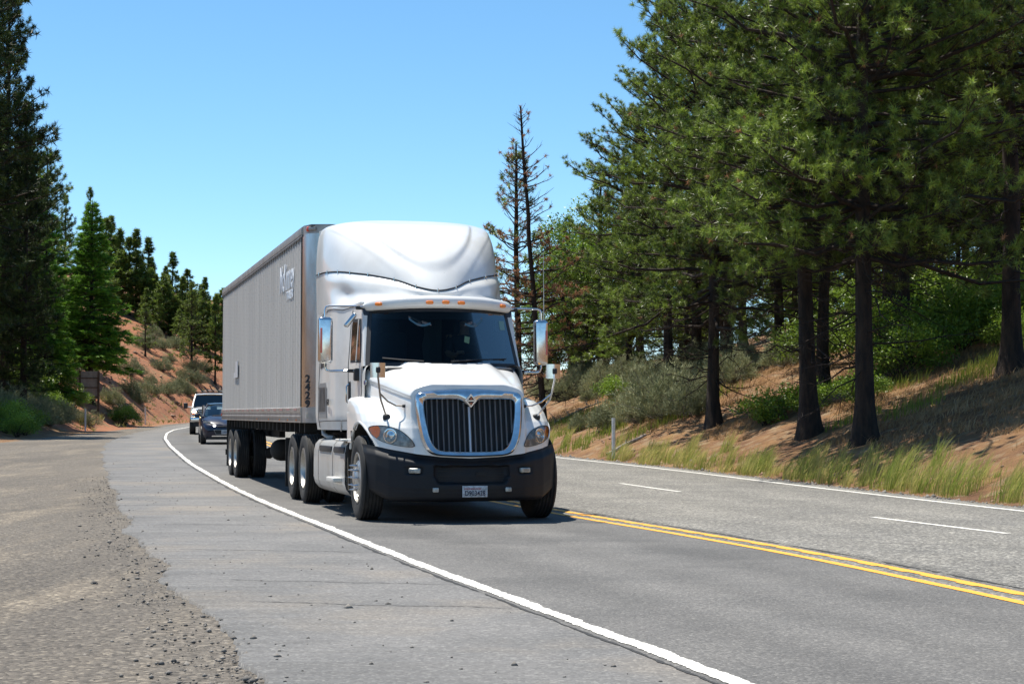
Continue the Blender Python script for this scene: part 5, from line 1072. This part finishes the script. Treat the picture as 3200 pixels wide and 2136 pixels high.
b = TB(); rbox(b, (-1.18, 5.84, 4.035), (.03, .13, .06), .01, 2, Matrix.Rotation(.8, 3, 'Z')); child('lamp_bracket', b, M_trl, R2)
def tt_(s, size, x, y, z, X, m, **k): return text(s, size, (x, y-6.8, z), X, (0, 0, 1), m, R2, **k)
for i, ch in enumerate('2429'): tt_(ch, .155, -1.232, 5.905, 1.83-.122*i, (.62, -.80, 0), M_txt, sx=1.25, bold=.004)
tt_('McKinney', .60, -1.300, 7.95, 3.46, (0, -1, 0), M_fad, sx=.78, bold=.006)
tt_('TRAILERS', .19, -1.300, 7.55, 3.17, (0, -1, 0), M_fad, sx=1.1, bold=.003)
b = TB(); b.box(-1.325, -1.31, 15.9, 16.35, 2.05, 2.38); b.box(-1.322, -1.31, 16.35, 16.75, 2.05, 2.16); child('placard_holder', b, mat('placard', (.50, .50, .51), .5), R2)
# running gear
b = TB()
for x in (-.5, .5): b.box(x-.06, x+.06, 15.2, 19.4, .85, 1.16)
for y in np.arange(6.4, YR, .6): b.box(-1.2, 1.2, y, y+.08, 1.04, 1.19)
for y in (16.9, 18.1): b.tube([(-1.15, y, .52), (1.15, y, .52)], .065, 8)
for x in (-.62, -.2, .35): b.tube([(x, 16.2, .55), (x, 16.45, .5), (x, 16.5, .48)], [.1, .1, .03], 10)
b.box(-.95, -.8, 9.3, 9.45, .55, 1.19); b.box(.8, .95, 9.3, 9.45, .55, 1.19); b.box(-1.0, -.74, 9.25, 9.5, .5, .55); b.box(.74, 1.0, 9.25, 9.5, .5, .55); b.box(-.85, .85, 9.34, 9.4, .8, .88)
rbox(b, (-.55, 14.6, .62), (.5, .5, .42), .2, 5); rbox(b, (.1, 15.0, .9), (.7, .5, .3), .05); b.box(-.6, .6, 13.6, 15.2, .98, 1.16)
child('undercarriage', b, M_dark, R2)
b = TB()
for i in range(4): b.tube([(-.3+.05*i, 8.9, 1.05), (-.4, 9.6+.2*i, .72+.05*i), (-.35, 10.6+.3*i, .70+.04*i), (-.3, 11.6, 1.05)], .014, 6)
child('air_hoses', b, M_black, R2)
b = TB(); b.box(-1.22, 1.22, 19.66, 19.76, .42, .54)
for x in (-.6, .6): b.box(x-.05, x+.05, 19.66, 19.74, .5, 1.19)
child('underride_guard', b, M_dark, R2)
for s in (-1, 1):
    for y in (16.9, 18.1):
        for xx in (1.14, .80): w_ = wheel(R2, s*xx, y-6.8, .50, .27, s, 'drive', z=.50)
    b = TB(); b.box(min(s*.66, s*1.27), max(s*.66, s*1.27), 18.85, 18.87, .2, 1.1); child('mud_flap', b, M_dark, R2)
# ================================================================ the two vehicles following
def seated_person(parent_T, loc, rz, label, shirt, skin=(.45, .27, .19), hair=(.03, .02, .015), s=1.):
    """seated driver, arms forward to the wheel: one skinned body, shirt and hair as children"""
    e = empty('person', (0, 0, 0), 0, label, 'person'); M = Matrix.Translation(parent_T.location) @ Matrix.Rotation(parent_T.rotation_euler.z, 4, 'Z') @ Matrix.Translation(loc) @ Matrix.Rotation(rz, 4, 'Z'); e.matrix_world = M
    P = [(0, 0, 0), (0, .02, .22), (0, .03, .42), (0, .01, .52), (0, -.01, .60), (0, -.03, .70), (0, -.03, .78)]; Rr = [.15, .15, .16, .09, .055, .085, .07]; E_ = [(i, i+1) for i in range(6)]
    for s_ in (-1, 1):
        b0 = len(P); P += [(s_*.19, .02, .47), (s_*.25, -.12, .26), (s_*.19, -.36, .24), (s_*.18, -.44, .27), (s_*.11, -.02, -.02), (s_*.15, -.42, .02), (s_*.15, -.50, -.36), (s_*.15, -.60, -.42)]; Rr += [.065, .048, .036, .03, .10, .075, .05, .04]
        E_ += [(2, b0), (b0, b0+1), (b0+1, b0+2), (b0+2, b0+3), (0, b0+4), (b0+4, b0+5), (b0+5, b0+6), (b0+6, b0+7)]
        for k in range(5): q0 = len(P); P += [(s_*(.20-.02*k), -.49, .28+.004*k), (s_*(.20-.02*k), -.515, .255)]; Rr += [.009, .008]; E_ += [(b0+3, q0), (q0, q0+1)]
    def skinned(name, P, Rr, E_, m, grow=0., root=0):
        me = bpy.data.meshes.new(name); me.from_pydata([Vector(p)*s for p in P], E_, []); me.materials.append(m); o = bpy.data.objects.new(name, me); COL.objects.link(o); o.parent = e
        o.modifiers.new('skin', 'SKIN'); 
        for i, sv in enumerate(me.skin_vertices[0].data): sv.radius = ((Rr[i]+grow)*s,)*2; sv.use_root = (i == root)
        o.modifiers.new('sub', 'SUBSURF').levels = 1; o.modifiers['sub'].render_levels = 1; return o
    skinned('body', P, Rr, E_, mat('skin', skin, .6))
    skinned('shirt', P[:4]+[P[7], P[8], P[25 if False else 7+18], P[8+18]] if len(P) > 26 else P[:4], Rr[:4]+[.065, .05, .065, .05], [(0, 1), (1, 2), (2, 3), (2, 4), (4, 5), (2, 6), (6, 7)], mat('shirt', shirt, .9), .014)
    b = MB(); b.lathe([(.0, .115), (.05, .105), (.085, .07), (.098, .02), (.095, -.03), (.07, -.05)], (0, 0, 0), 'z', 16); b.V = [tuple(Vector((x, y*1.1-.015, z+.755))*s) for x, y, z in b.V]; b.build('hair', mat('hair', hair, .8), e)
    return e
seated_person(T, (.5, 3.08, 1.83), 0, 'person in a dark shirt at the wheel, dimly seen through the truck windshield', (.03, .05, .07))
def loft(secs, mirror=True):
    """secs: list of (y, [(x,z)...]) half sections from bottom outer to centre top"""
    b = MB(); P = []
    for y, h in secs:
        row = [(-x, y, z) for x, z in h]+[(x, y, z) for x, z in h[::-1]]; P.append(row)
    b.grid(np.array(P)); b.F.append([j for j in range(len(P[0]))]); b.I.append(0); k = (len(P)-1)*len(P[0]); b.F.append([k+j for j in range(len(P[0]))][::-1]); b.I.append(0); return b
def body_secs(rows):
    return [(y, [(w_*.80, zb_), (w_*.95, zb_+.05), (w_, zb_+.18), (w_, zbelt-.16), (w_*.985, zbelt-.06), (w_*.93, zbelt), (w_*.6, ztop-.012), (w_*.3, ztop), (0, ztop)]) for y, w_, zb_, zbelt, ztop in rows]
# --- white pickup
PU = vehicle('pickup_truck', -14.15, 84.3, .175, 'white pickup with lit headlight and black roof rack following the trailer', 'pickup truck', float(zr(85)))
M_pw2 = mat('pickup_paint', (.78, .78, .77), .25, coat=1.); M_bp = mat('black_trim', (.012, .012, .014), .5)
b = loft(body_secs([(.0, .90, .62, 1.02, 1.14), (.05, .97, .58, 1.10, 1.21), (.35, 1.0, .55, 1.16, 1.26), (1.45, 1.01, .50, 1.24, 1.34), (3.7, 1.01, .50, 1.30, 1.36), (5.75, 1.0, .55, 1.34, 1.35), (5.85, .97, .6, 1.32, 1.33)])); child('body', b, M_pw2, PU, ang=40)
b = MB(); b.grid(np.array([[(-.88, 1.30, 1.28), (-.86, 1.27, 1.28), (0, 1.18, 1.30), (.86, 1.27, 1.28), (.88, 1.30, 1.28)], [(-.72, 2.02, 1.88), (-.70, 2.0, 1.90), (0, 1.92, 1.93), (.70, 2.0, 1.90), (.72, 2.02, 1.88)]])); child('windshield', b, M_glass2, PU)
b = MB(); P = []
for y, w_, z in ((1.93, .68, 1.915), (2.02, .74, 1.93), (2.5, .76, 1.965), (3.3, .75, 1.96), (3.5, .70, 1.93)): P.append([(-w_-.03, y+.06, z-.06), (-w_, y, z-.02), (-w_*.5, y-.04, z+.01), (0, y-.06, z+.015), (w_*.5, y-.04, z+.01), (w_, y, z-.02), (w_+.03, y+.06, z-.06)])
b.grid(np.array(P)); child('roof', b, M_pw2, PU)
for s in (-1, 1):
    b = MB(); b.tube([(s*.90, 1.28, 1.27), (s*.84, 1.62, 1.58), (s*.745, 2.0, 1.90)], [.045, .036, .036], 6); child('pillar', b, M_pw2, PU)
    b = MB(); b.prism([(1.5, 1.31), (2.1, 1.86), (3.3, 1.88), (3.45, 1.34)], s*.86-.06*s, s*.80, 'x'); child('side_window', b, M_bp, PU)
    b = MB(); rbox(b, (s*1.22, 1.55, 1.36), (.20, .12, .27), .04); child('side_mirror', b, M_bp, PU)
    b = MB(); b.tube([(s*.95, 1.55, 1.30), (s*1.15, 1.55, 1.32)], .025, 6); child('mirror_arm', b, M_pw2, PU)
    hl = MB(); rbox(hl, (s*.80, -.0, 1.03), (.30, .12, .25), .04); hh = child('headlight', hl, M_lens2, PU)
    b = MB(); rbox(b, (s*.82, -.05, 1.06), (.17, .05, .11), .03); child('lamp', b, mat('lit_headlamp', (1, .8, .5), .3, emis=((1, .62, .26), 30)), hh)
    b = MB(); rbox(b, (s*.80, -.06, .94), (.24, .03, .05), .01); child('turn_signal', b, M_amb, hh)
    b = MB(); rbox(b, (s*.73, -.135, .70), (.26, .04, .14), .03); child('fog_recess', b, M_bp, PU)
    wheel(PU, s*.88, .95, .41, .29, s, 'car'); wheel(PU, s*.88, 4.6, .41, .29, s, 'car')
    b = MB()
    for y in (.95, 4.6): b.tube([(s*.80, y, .42), (s*1.004, y, .42)], .47, 20)
    child('wheel_well', b, M_bp, PU)
b = MB(); b.box(-.1, .1, 1.2, 1.9, 1.28, 1.3) if 0 else None
b = MB(); rbox(b, (0, -.02, 1.02), (1.32, .10, .34), .03); gr = child('grille', b, M_bp, PU)
b = MB()
for z in (.93, 1.02, 1.11): rbox(b, (0, -.075, z), (1.28, .03, .03), .008)
child('grille_bar', b, M_chr, gr)
b = MB(); rbox(b, (0, -.07, .70), (2.0, .20, .24), .05); child('bumper', b, M_chr, PU)
b = MB(); b.box(-.85, .85, -.05, .5, .36, .60); b.box(-.8, .8, .5, 5.5, .4, .62); child('underbody', b, M_bp, PU)
b = MB(); b.box(-.82, .82, 1.6, 3.4, 1.2, 1.25); b.box(-.45, -.1, 2.3, 2.4, 1.2, 1.7); b.box(.1, .45, 2.3, 2.4, 1.2, 1.7); b.box(-.82, .82, 3.3, 3.35, 1.2, 1.9); child('interior', b, M_navy, PU)
b = MB()
for y in (2.2, 3.1): b.tube([(-.78, y, 2.02), (.78, y, 2.02)], .022, 6)
for x in (-.7, .7):
    for y in (2.2, 3.1): b.tube([(x, y, 1.94), (x, y, 2.02)], .02, 6)
rk = child('roof_rack', b, M_bp, PU)
for k in range(6):
    x = -.52+.26*k; b = MB(); b.tube([(x+.12, 2.25, 2.03), (x, 2.22, 2.16), (x-.10, 2.2, 2.30+.05*(k > 1))], [.035, .03, .025], 6); child('rack_arm', b, M_bp, rk)
b = MB(); b.tube([(-.5, 2.3, 2.07), (0, 2.3, 2.12), (.6, 2.3, 2.08)], .03, 6); child('rack_bar', b, M_trl, rk)
# --- dark blue hatchback
HB = vehicle('hatchback_car', -10.22, 63.9, .20, 'dark blue hatchback close behind the trailer in front of the white pickup', 'car', float(zr(65)))
M_nb = mat('navy_paint', (.007, .009, .028), .3, coat=.45, spec=.4)
b = loft(body_secs([(.0, .58, .30, .60, .64), (.06, .70, .24, .66, .72), (.22, .79, .20, .74, .82), (.6, .845, .19, .86, .95), (1.1, .86, .2, .94, 1.03), (2.4, .865, .2, .98, 1.0), (3.7, .85, .25, 1.0, 1.0), (3.95, .78, .35, .95, .95)])); child('body', b, M_nb, HB, ang=45)
b = MB(); b.grid(np.array([[(-.74, 1.12, .97), (-.4, 1.0, 1.01), (0, .95, 1.02), (.4, 1.0, 1.01), (.74, 1.12, .97)], [(-.66, 1.55, 1.22), (-.36, 1.44, 1.25), (0, 1.40, 1.26), (.36, 1.44, 1.25), (.66, 1.55, 1.22)], [(-.54, 2.0, 1.42), (-.3, 1.92, 1.45), (0, 1.9, 1.455), (.3, 1.92, 1.45), (.54, 2.0, 1.42)]])); child('windshield', b, M_glass2, HB)
b = MB(); P = []
for y, w_, z in ((1.9, .50, 1.445), (2.0, .56, 1.46), (2.6, .58, 1.49), (3.3, .56, 1.45), (3.6, .54, 1.36)): P.append([(-w_-.04, y+.05, z-.05), (-w_, y, z-.01), (-w_*.5, y-.03, z+.01), (0, y-.05, z+.015), (w_*.5, y-.03, z+.01), (w_, y, z-.01), (w_+.04, y+.05, z-.05)])
b.grid(np.array(P)); child('roof', b, M_nb, HB)
for s in (-1, 1):
    b = MB(); b.tube([(s*.78, 1.10, .96), (s*.70, 1.55, 1.22), (s*.575, 2.0, 1.435)], [.04, .03, .03], 6); child('pillar', b, M_nb, HB)
    b = MB(); b.prism([(1.35, 1.0), (2.05, 1.40), (3.3, 1.40), (3.6, 1.02)], s*.75, s*.69, 'x'); child('side_window', b, M_bp, HB)
    b = MB(); rbox(b, (s*.97, 1.35, 1.02), (.20, .12, .14), .045); child('side_mirror', b, M_nb, HB)
    P = [(.34, .64), (.44, .71), (.60, .80), (.76, .84), (.80, .80), (.77, .72), (.62, .66), (.44, .61)]; hs2 = MB(); n = len(P)
    hs2.add([(s*x, .02+.30*max(0, (x-.34)/.46)**1.6+.0, z) for x, z in P]+[(s*x, .25+.30*max(0, (x-.34)/.46)**1.6, z-.02) for x, z in P], [list(range(n)), list(range(n, 2*n))]+[(i, (i+1) % n, n+(i+1) % n, n+i) for i in range(n)]); hh = child('headlight', hs2, M_lens, HB)
    b = MB(); rbox(b, (s*.40, .0, .655), (.09, .05, .06), .02); child('lamp', b, mat('lit_lamp', (1, 1, 1), .3, emis=((1, .96, .9), 7)), hh)
    wheel(HB, s*.77, .72, .305, .20, s, 'car', n=30); wheel(HB, s*.77, 3.25, .305, .20, s, 'car', n=30)
    b = MB()
    for y in (.72, 3.25): b.tube([(s*.70, y, .31), (s*.862, y, .31)], .355, 20)
    child('wheel_well', b, M_bp, HB)
b = MB(); rbox(b, (0, -.005, .62), (.62, .04, .045), .01); child('grille', b, M_bp, HB)
b = MB(); P = [(-.42, .50), (.42, .50), (.34, .34), (-.34, .34)]; b.prism(P, -.018, .05); lg = child('lower_grille', b, M_bp, HB)
b = MB(); b.tube([(x, -.022, z) for x, z in P+P[:1]], .010, 5, cap=False); child('grille_rim', b, M_trl, lg)
b = MB(); rbox(b, (0, -.045, .43), (.31, .015, .155), .008); pl2 = child('license_plate', b, bpy.data.materials['plate_white'], HB)
text('CRB5271', .085, (0, -.054, .42), (1, 0, 0), (0, 0, 1), mat('plate_ink', (.03, .05, .16), .5), pl2, sx=.8)
b = MB(); b.box(-.7, .7, .1, 3.8, .16, .24); child('underbody', b, M_bp, HB)
b = MB(); b.box(-.7, .7, 1.3, 1.6, .85, 1.0); rbox(b, (.35, 2.35, .95), (.45, .16, .6), .06); rbox(b, (-.35, 2.35, .95), (.45, .16, .6), .06); rbox(b, (-.35, 2.33, 1.30), (.24, .09, .16), .04); rbox(b, (.35, 2.33, 1.30), (.24, .09, .16), .04); b.box(-.7, .7, 1.5, 3.5, .3, .5); child('interior', b, M_navy, HB)
b = MB(); b.tube([(-.45, 1.02, 1.02), (-.1, .99, 1.04), (.1, .99, 1.035)], .012, 5); child('wiper', b, M_bp, HB)
seated_person(HB, (.36, 2.22, .62), 0, 'person in a grey shirt driving the dark blue hatchback', (.12, .14, .16), s=.95)
# ================================================================ roadside things
def post(x, y, h, label, rz=0.):
    e = empty('marker_post', (x, y, gz(x, y)-.05) if 'gz' in globals() else (x, y, float(terr(x, y))-.05), rz, label, 'post'); b = MB()
    b.prism([(-.05, .012), (-.035, -.010), (0, -.016), (.035, -.010), (.05, .012), (.04, .016), (0, -.006), (-.04, .016)], 0, h, 'z'); m = bpy.data.materials.get('post_white') or mat('post_white', (.80, .80, .78), .6, col2=(.66, .65, .62), vscale=4)
    child('post', b, m, e, smooth=False); b = MB(); b.box(-.042, .042, -.018, -.0165+.004, h-.16, h-.05) if 0 else None
    return e
p1 = post(2.72, 47.9, 1.15, 'white flat marker post at the far road edge, right of the truck', .1)
p2 = post(-22.8, 95.6, 1.22, 'white marker post left of the road, nearest the brown sign', .2)
p3 = post(-24.3, 118.5, 1.22, 'white marker post farther along the gravel, left of the red slope', .2)
SG_ = empty('road_sign', (-25.9, 109.5, float(terr(-25.9, 109.5))), .15, 'back of a tall wooden board sign among the bushes left of the road', 'sign')
M_ply = mat('grey_plywood', (.27, .25, .215), .9, col2=(.2, .185, .16), vscale=3); M_post = mat('brown_timber', (.12, .085, .055), .9, col2=(.06, .04, .025), vscale=5)
b = MB(); b.box(-.50, .50, 0, .03, .75, 2.45); child('board', b, M_ply, SG_, bevel=.004)
for x in (-.56, .56): b = MB(); b.box(x-.065, x+.065, -.06, .05, -.3, 2.50); child('sign_post', b, M_post, SG_, bevel=.008)
for z in (.85, 1.42, 2.0): b = MB(); b.box(-.49, .49, -.03, -.001, z, z+.07); child('batten', b, M_post, SG_)
# scrap of litter, fallen wood
lx, ly = 4.21, 41.79
L0 = empty('litter', (lx, ly, float(terr(lx, ly))+.02), .5, 'crumpled white scrap with a red mark lying in the verge grass', 'litter'); b = MB()
P = [[(u*.16-.08+.02*math.sin(v_*3+u*4), v_*.05, .16*(1-v_)*1.0+.02*math.sin(u*7+v_*2)+.01) for u in np.linspace(0, 1, 7)] for v_ in np.linspace(0, 1, 6)]; b.grid(np.array(P)); sh_ = child('scrap', b, mat('litter_white', (.75, .75, .74), .6), L0)
b = MB(); b.box(-.05, .0, -.006, .0, .10, .13); child('print', b, mat('litter_red', (.5, .05, .04), .6), L0)
def wood(name, x, y, L, r, rz, label, seed, twigs=8, lift=.1, m=None, up=.05):
    e = empty(name, (x, y, float(terr(x, y))+lift), rz, label, 'dead wood'); g_ = random.Random(seed); b = MB()
    dz = lambda u: float(terr(x+math.cos(rz)*u, y+math.sin(rz)*u))-float(terr(x, y))
    pts = [(u, g_.uniform(-.04, .04), dz(u)+up*u) for u in np.linspace(-L/2, L/2, 7)]; b.tube(pts, [r*(1-.08*i) for i in range(7)], 7); child('log', b, m or M_grey_, e)
    for k in range(twigs):
        u = g_.uniform(-L/2, L/2); a = g_.uniform(0, 6.28); l = g_.uniform(.15, .5)*L*.5; b = MB(); p0 = Vector((u, 0, dz(u)+up*u)); d = Vector((g_.uniform(-.7, .7), math.cos(a), abs(math.sin(a))*.8)).normalized()
        b.tube([tuple(p0), tuple(p0+d*l*.5+Vector((0, 0, .03))), tuple(p0+d*l)], [.014, .010, .004], 4); child('branch', b, m or M_grey_, e)
    return e
M_grey_ = bpy.data.materials.get('weathered_wood') or mat('weathered_wood', (.30, .27, .24), .95, col2=(.14, .12, .10), vscale=14, stretch=(1, 1, .2))
wood('fallen_log', 3.14, 49.08, 1.1, .07, .25, 'short grey weathered log lying right behind the white marker post', 3, 7, lift=.04)
wood('fallen_branch', 2.33, 63.4, 1.9, .045, .5, 'heap of dead branches on the bare slope below the sagebrush band', 5, 22)
wood('fallen_branch', 2.66, 54.46, .8, .02, .9, 'thin broken stick leaning on the slope left of the marker post', 7, 4, up=.7)
